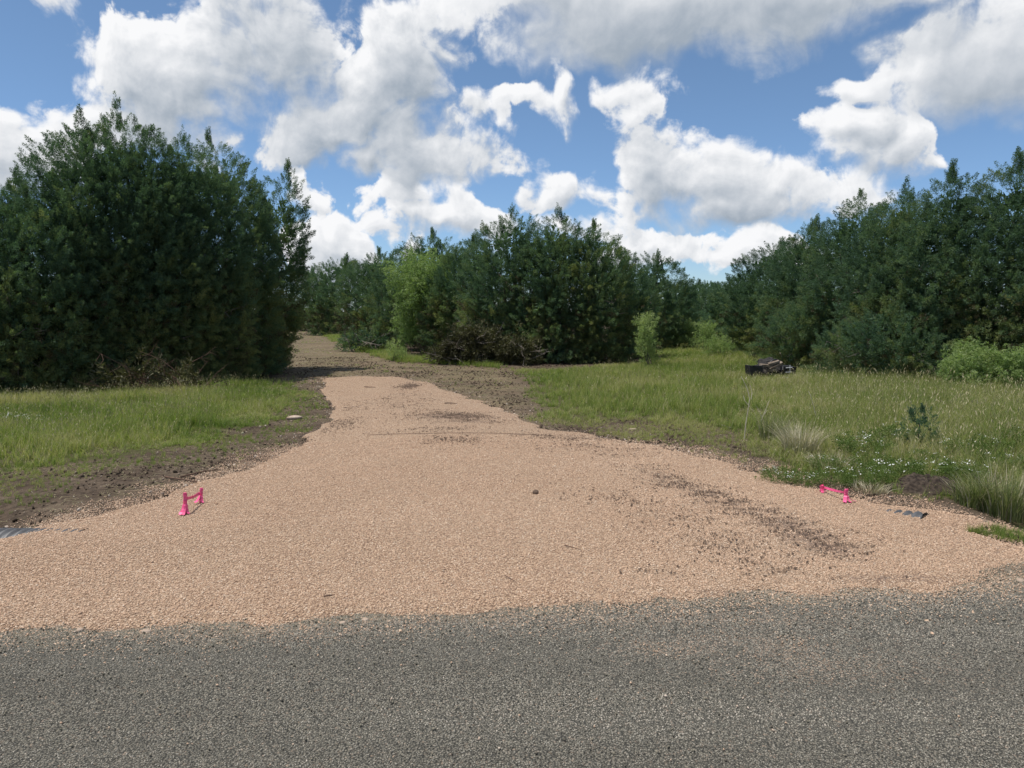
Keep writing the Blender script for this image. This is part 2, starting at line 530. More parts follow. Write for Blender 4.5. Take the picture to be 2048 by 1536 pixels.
def road_mat():
    m, nt, b = new_mat('chip_seal')
    p = pos(nt)
    v = nd(nt, 'ShaderNodeTexVoronoi', {'Vector': p, 'Scale': 105.0}, voronoi_dimensions='3D')
    v2 = nd(nt, 'ShaderNodeTexVoronoi', {'Vector': p, 'Scale': 190.0}, voronoi_dimensions='3D')
    r = nd(nt, 'ShaderNodeSeparateXYZ', {'Vector': v.outputs['Color']})
    r2 = nd(nt, 'ShaderNodeSeparateXYZ', {'Vector': v2.outputs['Color']})
    chips = ramp(nt, r.outputs[0], [(0, (.09, .083, .068)), (.3, (.19, .175, .138)), (.65, (.29, .266, .21)), (.9, (.38, .345, .265)), (1, (.5, .43, .34))])
    c = mixc(nt, maprange(nt, v.outputs['Distance'], .3, .7), chips, (.045, .042, .034))
    c = mixc(nt, .35, c, ramp(nt, r2.outputs[1], [(0, (.03, .03, .026)), (.6, (.13, .125, .10)), (1, (.28, .25, .2))]))
    wear = noise(nt, V(nt, 'MULTIPLY', p, (.35, 2.6, 1)), 1.1, 5)
    c = mixc(nt, maprange(nt, wear, .40, .68, 0, .42), c, (.13, .122, .10))
    blot = noise(nt, p, 9.0, 5, .65)
    c = mixc(nt, maprange(nt, blot, .55, .75, 0, .55), c, (.06, .057, .049))
    # dust and spilled gravel close to the driveway and in a few patches
    dust = nd(nt, 'ShaderNodeAttribute', attribute_name='dust').outputs['Fac']
    dn = noise(nt, V(nt, 'MULTIPLY', p, (1, 2.2, 1)), 2.6, 6, .6)
    dm = maprange(nt, M(nt, 'ADD', dust, M(nt, 'MULTIPLY', M(nt, 'SUBTRACT', dn, .5), 1.3)), .30, .90)
    c = mixc(nt, M(nt, 'MULTIPLY', dm, .75), c, (.29, .25, .175))
    sp = nd(nt, 'ShaderNodeAttribute', attribute_name='spill').outputs['Fac']
    spm = maprange(nt, M(nt, 'ADD', sp, M(nt, 'MULTIPLY', M(nt, 'SUBTRACT', r.outputs[1], .62), 1.2)), .35, .5)
    c = mixc(nt, M(nt, 'MULTIPLY', spm, .8), c, ramp(nt, r.outputs[2], [(0, (.22, .16, .11)), (1, (.48, .37, .28))]))
    L(nt, c, b.inputs['Base Color'])
    h = M(nt, 'ADD', M(nt, 'MULTIPLY', v.outputs['Distance'], -1.0), M(nt, 'MULTIPLY', r.outputs[2], .5))
    h = M(nt, 'ADD', h, M(nt, 'MULTIPLY', noise(nt, p, 30, 3), .8))
    bn = nd(nt, 'ShaderNodeBump', {'Strength': 1.0, 'Distance': .014, 'Height': h})
    L(nt, bn.outputs[0], b.inputs['Normal'])
    b.inputs['Roughness'].default_value, b.inputs['Specular IOR Level'].default_value = .8, .2
    return m


def ground_mat():
    m, nt, b = new_mat('soil_ground')
    p = pos(nt)
    n1, n2 = noise(nt, p, 1.6, 6, .6), noise(nt, p, 14, 5, .65)
    c = mixc(nt, maprange(nt, n1, .35, .65), (.080, .057, .040), (.14, .105, .074))
    c = mixc(nt, maprange(nt, n2, .42, .66, 0, .8), c, (.042, .031, .023))
    n3 = noise(nt, p, 55, 4, .7)
    c = mixc(nt, maprange(nt, n3, .52, .74, 0, .7), c, (.19, .15, .105))
    c = mixc(nt, maprange(nt, n3, .46, .26, 0, .6), c, (.035, .026, .02))
    # straw litter raked along the trail
    tr = nd(nt, 'ShaderNodeAttribute', attribute_name='trail').outputs['Fac']
    st = noise(nt, V(nt, 'MULTIPLY', p, (9, 22, 9)), 1.0, 5, .7)
    big = noise(nt, V(nt, 'MULTIPLY', p, (.5, 1.2, 1)), 1.0, 4)
    c = mixc(nt, M(nt, 'MULTIPLY', tr, maprange(nt, M(nt, 'ADD', st, M(nt, 'MULTIPLY', big, .5)), .55, .92, 0, .85)), c, (.235, .178, .112))
    c = mixc(nt, M(nt, 'MULTIPLY', tr, maprange(nt, noise(nt, p, 3.0, 4), .5, .68, 0, .5)), c, (.095, .10, .05))
    # small pale stones in the soil
    v = nd(nt, 'ShaderNodeTexVoronoi', {'Vector': p, 'Scale': 38.0})
    r = nd(nt, 'ShaderNodeSeparateXYZ', {'Vector': v.outputs['Color']}).outputs[0]
    st2 = M(nt, 'MULTIPLY', maprange(nt, v.outputs['Distance'], .34, .22), maprange(nt, M(nt, 'ADD', r, M(nt, 'MULTIPLY', n1, .3)), 1.08, 1.12))
    c = mixc(nt, st2, c, (.42, .36, .29))
    g = nd(nt, 'ShaderNodeAttribute', attribute_name='grass').outputs['Fac']
    gm = maprange(nt, M(nt, 'ADD', g, M(nt, 'MULTIPLY', M(nt, 'SUBTRACT', n2, .5), .8)), .3, .7)
    c = mixc(nt, M(nt, 'MULTIPLY', gm, .9), c, mixc(nt, n1, (.05, .055, .022), (.11, .095, .045)))
    L(nt, c, b.inputs['Base Color'])
    bn = nd(nt, 'ShaderNodeBump', {'Strength': .9, 'Distance': .035, 'Height': M(nt, 'ADD', M(nt, 'ADD', n2, M(nt, 'MULTIPLY', n3, .5)), M(nt, 'MULTIPLY', st2, .6))})
    L(nt, bn.outputs[0], b.inputs['Normal'])
    b.inputs['Roughness'].default_value, b.inputs['Specular IOR Level'].default_value = .95, .1
    return m


def leaf_mat(name, stops, src='GEOMETRY', trans=.35, rough=.55, vary=.35, spec=.25, island=.6):
    """Foliage: colour by the tint of each spray (or instance), lightly translucent."""
    m, nt, b = new_mat(name)
    t = nd(nt, 'ShaderNodeAttribute', attribute_name='tint', attribute_type=src).outputs['Fac']
    big = noise(nt, pos(nt), .9, 3)
    each = nd(nt, 'ShaderNodeNewGeometry').outputs['Random Per Island']
    t = M(nt, 'ADD', t, M(nt, 'MULTIPLY', M(nt, 'SUBTRACT', each, .5), island))
    t2 = M(nt, 'ADD', t, M(nt, 'MULTIPLY', M(nt, 'SUBTRACT', big, .5), vary * 2), clamp=True)
    c = ramp(nt, t2, stops)
    L(nt, c, b.inputs['Base Color'])
    b.inputs['Roughness'].default_value, b.inputs['Specular IOR Level'].default_value = rough, spec
    tb = nd(nt, 'ShaderNodeBsdfTranslucent', {'Color': mixc(nt, 1.0, c, (1.0, 1.12, .6), 'MULTIPLY')})
    mx = nd(nt, 'ShaderNodeMixShader', {0: trans, 1: b.outputs[0], 2: tb.outputs[0]})
    o = [n for n in nt.nodes if n.type == 'OUTPUT_MATERIAL'][0]
    L(nt, mx.outputs[0], o.inputs[0])
    return m


MAT = {
    'gravel': gravel_mat(), 'road': road_mat(), 'ground': ground_mat(),
    'stone': stone_mat('limestone_chips', [(0, (.32, .21, .135)), (.3, (.485, .326, .222)), (.7, (.568, .403, .278)), (1, (.68, .545, .41))]),
    'chip': stone_mat('loose_chips', [(0, (.05, .047, .04)), (.4, (.15, .14, .105)), (.8, (.22, .2, .15)), (.9, (.45, .34, .25)), (1, (.6, .5, .4))]),
    'roadchip': stone_mat('road_chips', [(0, (.12, .113, .095)), (.4, (.265, .248, .205)), (.75, (.375, .348, .285)), (1, (.52, .46, .38))]),
    'pebble': stone_mat('pale_pebbles', [(0, (.16, .12, .09)), (.6, (.32, .25, .19)), (1, (.6, .52, .43))]),
    'juniper': leaf_mat('juniper_leaf', [(0, (.066, .118, .078)), (.4, (.115, .185, .108)), (.75, (.18, .225, .095)), (1, (.24, .25, .10))], trans=.42, rough=.7, spec=.12, island=.3),
    'juniper_copy': leaf_mat('juniper_leaf_copy', [(0, (.066, .118, .078)), (.4, (.115, .185, .108)), (.75, (.18, .225, .095)), (1, (.24, .25, .10))], src='INSTANCER', trans=.42, rough=.7, spec=.12, island=.3),
    'juniper_dry': leaf_mat('juniper_brown_leaf', [(0, (.055, .052, .028)), (.6, (.10, .096, .045)), (1, (.14, .14, .06))], trans=.2),
    'juniper_dry_copy': leaf_mat('juniper_brown_leaf_copy', [(0, (.045, .036, .02)), (.6, (.085, .07, .034)), (1, (.12, .11, .05))], src='INSTANCER', trans=.2),
    'mesquite': leaf_mat('mesquite_leaf', [(0, (.16, .24, .085)), (.5, (.26, .345, .13)), (1, (.36, .42, .19))], trans=.5, island=.35),
    'grass': leaf_mat('green_grass', [(0, (.075, .13, .022)), (.4, (.195, .27, .058)), (.75, (.32, .34, .115)), (1, (.47, .42, .22))], 'INSTANCER', .5, .55, .25),
    'straw': leaf_mat('dry_straw', [(0, (.24, .21, .11)), (.5, (.34, .30, .17)), (1, (.46, .41, .26))], 'INSTANCER', .3, .6, .2),
    'forb': leaf_mat('forb_leaf', [(0, (.07, .12, .026)), (.5, (.12, .18, .042)), (1, (.17, .22, .06))], 'GEOMETRY', .35),
    'petal': simple_mat('white_petal', (.52, .53, .47), (.70, .70, .66), 60, .7),
    'bark': simple_mat('juniper_bark', (.065, .05, .042), (.14, .115, .098), 14, .9, bump=.5),
    'dead': simple_mat('bleached_wood', (.13, .11, .09), (.29, .25, .21), 11, .85, bump=.3),
    'twig': simple_mat('brown_twig', (.075, .046, .033), (.15, .09, .062), 15, .9),
    'stalk': simple_mat('pale_stalk', (.36, .32, .23), (.52, .47, .36), 15, .8),
    'pink': simple_mat('pink_flagging', (.72, .06, .19), (.88, .15, .32), 40, .45, .4),
    'galv': simple_mat('galvanised_steel', (.07, .07, .07), (.13, .13, .13), 8, .55, .4, metal=.3),
    'rock': simple_mat('limestone_rock', (.30, .22, .16), (.50, .40, .31), 9, .9, bump=.6),
    'black': simple_mat('black_plastic', (.010, .010, .012), (.030, .030, .034), 9, .5, .4),
    'sod_dark': simple_mat('turned_sod', (.020, .014, .011), (.075, .056, .040), 30, .95, bump=.9),
    'char': simple_mat('charred_scrap', (.008, .008, .008), (.05, .045, .042), 16, .85, bump=.5),
    'board': simple_mat('weathered_board', (.11, .085, .06), (.24, .19, .145), 12, .85, bump=.3),
    'wire': simple_mat('pale_wire', (.35, .36, .37), (.5, .5, .5), 30, .5),
    'sod': simple_mat('dark_sod', (.095, .064, .046), (.18, .125, .09), 18, .95, bump=.8),
}

# ------------------------------------------------------------------ ground, road, driveway
def graded(lo, hi, f0, step, grow):
    """Coordinates that are step apart near f0 and widen away from it."""
    out_ = [f0]
    s, v = step, f0
    while v < hi:
        v += s
        out_.append(min(v, hi))
        s *= grow
    s, v = step, f0
    while v > lo:
        v -= s
        out_.insert(0, max(v, lo))
        s *= grow
    return np.array(out_)


def sheet(name, xs, ys, zf, mat, keep=None):
    X, Y = np.meshgrid(xs, ys)
    Z = zf(X, Y)
    nx, ny = len(xs), len(ys)
    idx = np.arange(nx * ny).reshape(ny, nx)
    q = np.stack([idx[:-1, :-1], idx[:-1, 1:], idx[1:, 1:], idx[1:, :-1]], -1).reshape(-1, 4)
    vx = np.stack([X.ravel(), Y.ravel(), Z.ravel()], 1)
    if keep is not None:
        k = keep(X, Y).ravel()
        q = q[k[q].any(1)]
        used = np.unique(q)
        mp = np.full(nx * ny, -1)
        mp[used] = np.arange(len(used))
        vx, q = vx[used], mp[q]
    me = tri_mesh(name, vx, np.concatenate([q[:, [0, 1, 2]], q[:, [0, 2, 3]]]), True)
    o = link(name, me, mat)
    return o, me, vx


xs = np.concatenate([graded(-75, 75, 0, .09, 1.022)])
ys = np.concatenate([np.linspace(-9, 3, 25)[:-1], graded(3, 190, 3, .055, 1.0135)])
ground, me, vx = sheet('ground', xs, ys, gz, MAT['ground'])
tag(ground, kind='structure')
attr(me, 'grass', grass_cover(vx[:, 0], vx[:, 1]).astype(np.float32))
attr(me, 'trail', sstep(-.6, .6, sdist(TRAIL, vx[:, 0], vx[:, 1]) + N2(vx[:, 0], vx[:, 1], .8) * 1.2).astype(np.float32))
horizon, me, _ = sheet('far_ground', np.linspace(-1500, 1500, 31), np.linspace(-1200, 1900, 32), lambda x, y: np.full(x.shape, -.6), MAT['ground'])
attr(me, 'grass', np.ones(len(me.vertices), np.float32))
tag(horizon, kind='structure')

road, me, vx = sheet('road', graded(-40, 40, 0, .09, 1.03), np.concatenate([np.linspace(-7, 2, 40)[:-1], np.arange(2, 9.5, .05)]),
                     lambda x, y: .006 + .02 * np.clip(road_edge(x) - y, 0, 3) / 3 - .06 * sstep(0, .35, y - road_edge(x) - .15 + N3(x, y, 3, 3) * .3), MAT['road'],
                     lambda x, y: y < road_edge(x) + .7)
tag(road, kind='structure')
dx = road_edge(vx[:, 0]) - vx[:, 1]
attr(me, 'dust', (.75 * np.exp(-(np.maximum(dx - .0, 0) / .28) ** 2) + .25 * np.exp(-((vx[:, 0] + 1.6) / 1.6) ** 2) * np.exp(-((dx - .3) / .35) ** 2)).astype(np.float32))
spill = .42 * np.exp(-(np.maximum(dx, 0) / .22) ** 2)
for a, b_, s1, s2, w in ((1340, 1300, .28, .10, .55), (1480, 1285, .35, .10, .5), (1570, 1305, .22, .12, .55), (600, 1262, .5, .12, .5), (1000, 1240, 1.2, .12, .42), (1650, 1340, .4, .15, .4), (1400, 1240, .7, .15, .38), (300, 1265, .6, .1, .4)):
    p_ = gp(a, b_)
    spill = np.maximum(spill, w * np.exp(-((vx[:, 0] - p_.x) / s1) ** 2 - ((vx[:, 1] - p_.y) / s2) ** 2))
attr(me, 'spill', spill.astype(np.float32))

gx = np.arange(-8, 9, .06)
gy = np.concatenate([np.arange(3.0, 8, .05), graded(8, 20, 8, .055, 1.008)])
drive, me, vx = sheet('gravel_driveway', gx, gy, lambda x, y: gz(x, y) + gravel_thick(x, y)[0], MAT['gravel'],
                      lambda x, y: gravel_thick(x, y)[1] > -.3)
tag(drive, kind='structure')
attr(me, 'soil', soil_mask(vx[:, 0], vx[:, 1]).astype(np.float32))


# ------------------------------------------------------------------ scatter: many small copies as one object
def scatter_group():
    g = bpy.data.node_groups.new('scatter_copies', 'GeometryNodeTree')
    g.interface.new_socket('Geometry', in_out='INPUT', socket_type='NodeSocketGeometry')
    g.interface.new_socket('Geometry', in_out='OUTPUT', socket_type='NodeSocketGeometry')
    gi, go = g.nodes.new('NodeGroupInput'), g.nodes.new('NodeGroupOutput')

    def named(name, kind):
        n = g.nodes.new('GeometryNodeInputNamedAttribute')
        n.data_type = kind
        n.inputs[0].default_value = name
        return n.outputs[0]

    sp = g.nodes.new('GeometryNodeSeparateGeometry')
    sp.domain = 'POINT'
    g.links.new(gi.outputs[0], sp.inputs[0])
    g.links.new(named('sample', 'BOOLEAN'), sp.inputs[1])
    si = g.nodes.new('GeometryNodeSplitToInstances')
    si.domain = 'POINT'
    g.links.new(sp.outputs[0], si.inputs[0])
    g.links.new(named('variant', 'INT'), si.inputs['Group ID'])
    sk = g.nodes.new('GeometryNodeSeparateGeometry')
    sk.domain = 'POINT'
    g.links.new(sp.outputs[1], sk.inputs[0])
    g.links.new(named('keep', 'BOOLEAN'), sk.inputs[1])
    mp = g.nodes.new('GeometryNodeMeshToPoints')
    g.links.new(sk.outputs[1], mp.inputs[0])
    ip = g.nodes.new('GeometryNodeInstanceOnPoints')
    g.links.new(mp.outputs[0], ip.inputs['Points'])
    g.links.new(si.outputs['Instances'], ip.inputs['Instance'])
    ip.inputs['Pick Instance'].default_value = True
    g.links.new(named('variant', 'INT'), ip.inputs['Instance Index'])
    g.links.new(named('turn', 'FLOAT_VECTOR'), ip.inputs['Rotation'])
    g.links.new(named('size', 'FLOAT_VECTOR'), ip.inputs['Scale'])
    jg = g.nodes.new('GeometryNodeJoinGeometry')
    g.links.new(ip.outputs[0], jg.inputs[0])
    g.links.new(sk.outputs[0], jg.inputs[0])
    g.links.new(jg.outputs[0], go.inputs[0])
    return g


SCATTER = scatter_group()


def scatter(name, samples, P, turn, size, mats, tint, variant=None, keep=None, parent=None):
    """samples: list of (verts, tris[, material index per tri]); P, turn, size: (n,3); one object, its copies made by geometry nodes."""
    n = len(P)
    vv, ff, var, mi, off = [], [], [], [], 0
    for k, s in enumerate(samples):
        vv.append(s[0]); ff.append(np.asarray(s[1]) + off)
        var.append(np.full(len(s[0]), k, np.int32))
        mi.append(np.asarray(s[2] if len(s) > 2 else np.zeros(len(s[1])), np.int32))
        off += len(s[0])
    if variant is None:
        variant = rng.integers(0, len(samples), n)
    kv, kt, km = keep if keep is not None else (np.zeros((0, 3)), np.zeros(0), np.zeros(0, np.int32))   # loose triangles that stay real: vertices, tint per vertex, material per triangle
    nk = len(kv)
    ff.append(np.arange(nk).reshape(-1, 3) + off)
    mi.append(km)
    n0, off = off, off + nk
    vv.append(kv); var.append(np.zeros(nk, np.int32))
    vx_ = np.concatenate(vv + [P])
    me_ = tri_mesh(name, vx_, np.concatenate(ff))
    me_.polygons.foreach_set('material_index', np.concatenate(mi))
    attr(me_, 'sample', np.arange(len(vx_)) < n0, 'POINT', 'BOOLEAN')
    if nk:
        attr(me_, 'keep', (np.arange(len(vx_)) >= n0) & (np.arange(len(vx_)) < off), 'POINT', 'BOOLEAN')
    attr(me_, 'variant', np.concatenate(var + [variant]).astype(np.int32), 'POINT', 'INT')
    attr(me_, 'turn', np.concatenate([np.zeros((off, 3)), turn]).astype(np.float32), 'POINT', 'FLOAT_VECTOR')
    attr(me_, 'size', np.concatenate([np.ones((off, 3)), size]).astype(np.float32), 'POINT', 'FLOAT_VECTOR')
    attr(me_, 'tint', np.concatenate([np.zeros(n0), kt, tint]).astype(np.float32))
    for m_ in mats:
        me_.materials.append(m_)
    o = link(name, me_, None, parent)
    md = o.modifiers.new('copies', 'NODES')
    md.node_group = SCATTER
    return tag(o, kind='stuff')


def rand_pts(x0, x1, y0, y1, n):
    return rng.uniform(x0, x1, n), rng.uniform(y0, y1, n)


def in_view(x, y, m=.12):
    """Within the field of view of the photograph and a margin beside it."""
    return (np.abs(x) < (.6924 + m) * np.maximum(y, 0) + 1.2) & (y > 1.0)


def ico(sub=1):
    bm = bmesh.new()
    bmesh.ops.create_icosphere(bm, subdivisions=sub, radius=1)
    v_ = np.array([v.co[:] for v in bm.verts])
    f_ = np.array([[w.index for w in f.verts] for f in bm.faces])
    bm.free()
    return v_, f_


def stone_samples(n, sub=1, rough=.28):
    out_ = []
    for k in range(n):
        v_, f_ = ico(sub)
        v_ = v_ * (1 + rng.uniform(-rough, rough, (len(v_), 1)))
        v_ = v_ * rng.uniform(.75, 1.15, 3) * np.array([1, 1, .72])
        out_.append((v_, f_))
    return out_


# loose chips of the gravel drive
samples = stone_samples(7)
def gravel_points(n, y0, y1, keep_fn):
    x, y = rand_pts(-7, 7, y0, y1, n)
    k = in_view(x, y)
    x, y = x[k], y[k]
    th, s = gravel_thick(x, y)
    k = keep_fn(x, y, s)
    return x[k], y[k], th[k]
def dens(x, y, s):
    full = np.where(y < 6, 1.0, np.clip(1.0 - (y - 6) / 6, .22, 1))
    edge = sstep(-.75, .02, s + N2(x, y, 4, 3) * .7) ** 1.7
    thin = 1 - .55 * np.clip(sstep(.35, .8, soil_mask(x, y) + N3(x, y * 2.2, 3.2, 4) * 1.6), 0, 1)
    return (rng.random(len(x)) < full * edge * thin) & (s > -.6)
a = [gravel_points(560000, 3.2, 9.0, dens), gravel_points(75000, 9.0, 18.5, dens)]
x, y, th = (np.concatenate(q) for q in zip(*a))
r = .0031 + .0038 * rng.random(len(x)) ** 1.8 + .0040 * sstep(6, 15, y)
big = rng.random(len(x)) < .012
r = np.where(big, r * 1.7, r)
z = gz(x, y) + np.maximum(th, 0.004) + r * .25
gravel = scatter('gravel', samples, np.stack([x, y, z], 1), rng.uniform(0, 6.28, (len(x), 3)) * np.array([.12, .12, 1]), np.stack([r, r, r], 1) * rng.uniform(.8, 1.25, (len(x), 3)),
                 [MAT['stone']], np.clip(rng.normal(.5, .22, len(x)) + N1(x, y, 1.1) * .3, 0, 1))

# gravel carried out onto the road: a ragged fringe and a few thin patches
x, y = rand_pts(-5, 5, 2.4, 4.8, 120000)
d = road_edge(x) - y
w = .85 * np.exp(-(np.maximum(d + .02 + N2(x, y, 1.4, 3) * .5, 0) / (.15 + .05 * sstep(0, 2.5, x))) ** 1.2) + .03 * np.exp(-np.maximum(d, 0) / .5)
for a_, b_, s1, s2, ww in ((1340, 1300, .26, .10, .30), (1480, 1285, .35, .09, .28), (1570, 1308, .22, .11, .32), (1640, 1340, .3, .1, .18), (600, 1275, .3, .12, .28), (1120, 1290, .35, .14, .10), (200, 1290, .6, .06, .10), (1750, 1235, .5, .1, .15)):
    p_ = gp(a_, b_)
    w = np.maximum(w, ww * np.exp(-((x - p_.x) / s1) ** 2 - ((y - p_.y) / s2) ** 2) * sstep(-.2, .25, N3(x, y, 5, 3)))
k = in_view(x, y) & (d > -.25) & (rng.random(len(x)) < w)
x, y, d = x[k], y[k], d[k]
r = .0026 + .0036 * rng.random(len(x)) ** 1.8
scatter('spilled_gravel', samples, np.stack([x, y, .010 + .02 * np.clip(d, 0, 3) / 3 + r * .3], 1), rng.uniform(0, 6.28, (len(x), 3)), np.stack([r, r, r], 1), [MAT['stone']], np.clip(rng.normal(.5, .22, len(x)), 0, 1))

# chips lying loose on the chip seal road, denser near the drive
x, y = rand_pts(-5, 5, 1.7, 5.2, 52000)
d = road_edge(x) - y
k = in_view(x, y) & (d > -.15) & (rng.random(len(x)) < .08 + .92 * np.exp(-(np.maximum(d, 0) / .28)))
x, y, d = x[k], y[k], d[k]
r = .0028 + .0042 * rng.random(len(x)) ** 2
tint = np.where(rng.random(len(x)) < .10 + .45 * np.exp(-np.maximum(d, 0) / .22), rng.uniform(.84, 1, len(x)), rng.uniform(.12, .8, len(x)))
scatter('loose_chips', stone_samples(5), np.stack([x, y, .010 + .02 * np.clip(d, 0, 3) / 3 + r * .3], 1), rng.uniform(0, 6.28, (len(x), 3)), np.stack([r, r, r], 1), [MAT['chip']], tint)

# the chips of the road surface itself, standing a little proud of the binder
x, y = rand_pts(-4.6, 4.6, 1.9, 4.7, 230000)
k = in_view(x, y, .03) & (road_edge(x) - y > .05)
x, y = x[k], y[k]
r = .0018 + .0020 * rng.random(len(x))
scatter('road_chips', stone_samples(6), np.stack([x, y, .007 + .02 * np.clip(road_edge(x) - y, 0, 3) / 3], 1), rng.uniform(0, 6.28, (len(x), 3)), np.stack([r, r, r], 1) * rng.uniform(.8, 1.3, (len(x), 3)), [MAT['roadchip']],
        np.clip(rng.normal(.45, .22, len(x)) + N1(x * .35, y * 2.4, 1.5, 3) * .95, 0, 1))

# pale pebbles on the bare soil beside the drive and along the trail
x, y = rand_pts(-14, 12, 4, 40, 150000)
th, s = gravel_thick(x, y)
gc = grass_cover(x, y)
near = .9 * np.exp(-np.maximum(-s, 0) / .28) + .10 * (sdist(THIN_L, x, y) > -.5) * (N2(x, y, 1.5) > .02) + .03
k = in_view(x, y) & (s < .05) & (rng.random(len(x)) < np.clip(near, 0, 1) * np.clip(9 / y, .1, 1)) & (rng.random(len(x)) > gc * .9)
x, y = x[k], y[k]
r = .004 + .012 * rng.random(len(x)) ** 4 + .0004 * y
scatter('pebbles', stone_samples(5), np.stack([x, y, gz(x, y) + r * .3], 1), rng.uniform(0, 6.28, (len(x), 3)), np.stack([r, r, r * .8], 1), [MAT['pebble']], rng.random(len(x)))


# ------------------------------------------------------------------ grass
def blade(h, w, bend, az_, base, twist=0.0, seg=3, head=0.0):
    """A curved tapering blade; returns verts and tris."""
    v_, f_ = [], []
    c, s = math.cos(az_), math.sin(az_)
    px, py_ = -math.sin(az_ + twist), math.cos(az_ + twist)
    for i in range(seg + 1):
        t = i / seg
        ww = w * (1 - t ** 1.6) * .5
        off = bend * t * t
        zz = h * (t - .32 * abs(bend) / max(h, .01) * t * t)
        q = np.array([base[0] + c * off, base[1] + s * off, zz])
        if i == seg:
            v_.append(q)
        else:
            v_ += [q - np.array([px, py_, 0]) * ww, q + np.array([px, py_, 0]) * ww]
    for i in range(seg - 1):
        a_ = 2 * i
        f_ += [(a_, a_ + 1, a_ + 3), (a_, a_ + 3, a_ + 2)]
    a_ = 2 * (seg - 1)
    f_.append((a_, a_ + 1, a_ + 2))
    m_ = [0] * len(f_)
    if head:
        tip, k0 = v_[-1], len(v_)
        dr = v_[-1] - (v_[-2] + v_[-3]) / 2
        dr = dr / (np.linalg.norm(dr) + 1e-6)
        sd = np.array([px, py_, 0]) * head * .11
        v_ += [tip - dr * head * .2, tip + dr * head * .35 + sd, tip + dr * head, tip + dr * head * .35 - sd]
        f_ += [(k0, k0 + 1, k0 + 2), (k0, k0 + 2, k0 + 3)]
        m_ += [1, 1]
    return v_, f_, m_


def tuft(n, spread, h0, h1, w, lean, heads=0.0, dry=0.0):
    v_, f_, m_ = [], [], []
    for k in range(n):
        az_ = rng.uniform(0, 6.283)
        rr = spread * math.sqrt(rng.random())
        ba = rng.uniform(0, 6.283)
        h = rng.uniform(h0, h1)
        isdry = rng.random() < dry
        hd = rng.random() < heads
        vv, ff, mm = blade(h * (1.15 if hd else 1), w * rng.uniform(.7, 1.3) * (.6 if hd else 1), h * lean * rng.uniform(.1, 1.1), az_, (rr * math.cos(ba), rr * math.sin(ba)), rng.uniform(-.6, .6),
                           3, h * .15 if hd else 0)
        f_ += [tuple(len(v_) + i for i in q) for q in ff]
        v_ += vv
        m_ += [1] * len(ff) if isdry else mm
    return np.array(v_), np.array(f_), np.array(m_)


def field(name, samples, n, box, dens_fn, hfn, tintfn, mats):
    x, y = rand_pts(*box, n)
    k = in_view(x, y)
    x, y = x[k], y[k]
    k = rng.random(len(x)) < dens_fn(x, y)
    x, y = x[k], y[k]
    h = hfn(x, y) * rng.uniform(.7, 1.25, len(x))
    w = h * .5 + .5 * np.mean(h) + .004 * y
    t = np.clip(tintfn(x, y) + rng.normal(0, .11, len(x)), 0, 1)
    tilt = rng.normal(0, .12, (len(x), 2))
    o = scatter(name, samples, np.stack([x, y, gz(x, y) - .01], 1), np.stack([tilt[:, 0], tilt[:, 1], rng.uniform(0, 6.28, len(x))], 1), np.stack([w, w, h], 1), mats, t)
    return o


short = [tuft(18, .16, .5, 1.0, .022, .5) for _ in range(6)]
seedy = [tuft(16, .17, .4, 1.0, .024, .6, .10, .05) for _ in range(8)]
tallt = [tuft(22, .16, .40, 1.0, .014, .6, .06, .26) for _ in range(8)]
dist_k = lambda y: np.clip(10.0 / np.maximum(y, 1), .28, 1.0)
tree_shade = lambda x, y: 1.0


def gl(x, y):
    lush = sstep(-.1, .5, sdist(GRASS_L, x, y) - .15 + N1(x, y, .9, 3) * 1.1) * (.22 + .78 * sstep(-.20, .04, N3(x, y, 1.1, 3)))
    return lush


def thin_l(x, y):
    return .62 * sstep(-.2, .3, sdist(THIN_L, x, y) + .15 + N2(x, y, 1.6, 3) * 1.5) * sstep(-.26, .06, N3(x, y, 1.6, 3))


not_gravel = lambda x, y: gravel_thick(x, y)[1] < -.12
field('grass', seedy, 60000, (-16, -1, 5, 16.5), lambda x, y: gl(x, y) * .95 * dist_k(y) * not_gravel(x, y), lambda x, y: np.maximum(.08, .08 + .15 * sstep(.1, 1.7, sdist(GRASS_L, x, y) + N1(x, y, .8) * 1.2) + .16 * N2(x, y, 1.3, 3)),
      lambda x, y: .44 + N2(x, y, .8, 3) * 1.1 + .25 * sstep(-4.2, -7, x), [MAT['grass'], MAT['straw']])
field('thin_grass', short, 60000, (-14, 0, 5, 16), lambda x, y: thin_l(x, y) * not_gravel(x, y), lambda x, y: .07 + .05 * N1(x, y, 2), lambda x, y: .52 + N2(x, y, 1.5) * .8, [MAT['grass']])
field('dry_short_grass', short, 30000, (-1, 9, 6, 12), lambda x, y: .8 * sstep(-.4, .25, sdist(THIN_R, x, y) + N2(x, y, 1.6, 3) * 1.0) * sstep(-.3, .05, N3(x, y, 1.4, 3)) * not_gravel(x, y), lambda x, y: .07 + 0 * x, lambda x, y: .85 + N2(x, y, 1.5) * .5, [MAT['grass']])


def gr(x, y):
    return sstep(-.1, .6, sdist(GRASS_R, x, y) + N1(x, y, .9, 3) * .9)


def tall(x, y):
    return sstep(-.3, .8, sdist(TALL_R, x, y) + N2(x, y, .7, 3) * 1.2)


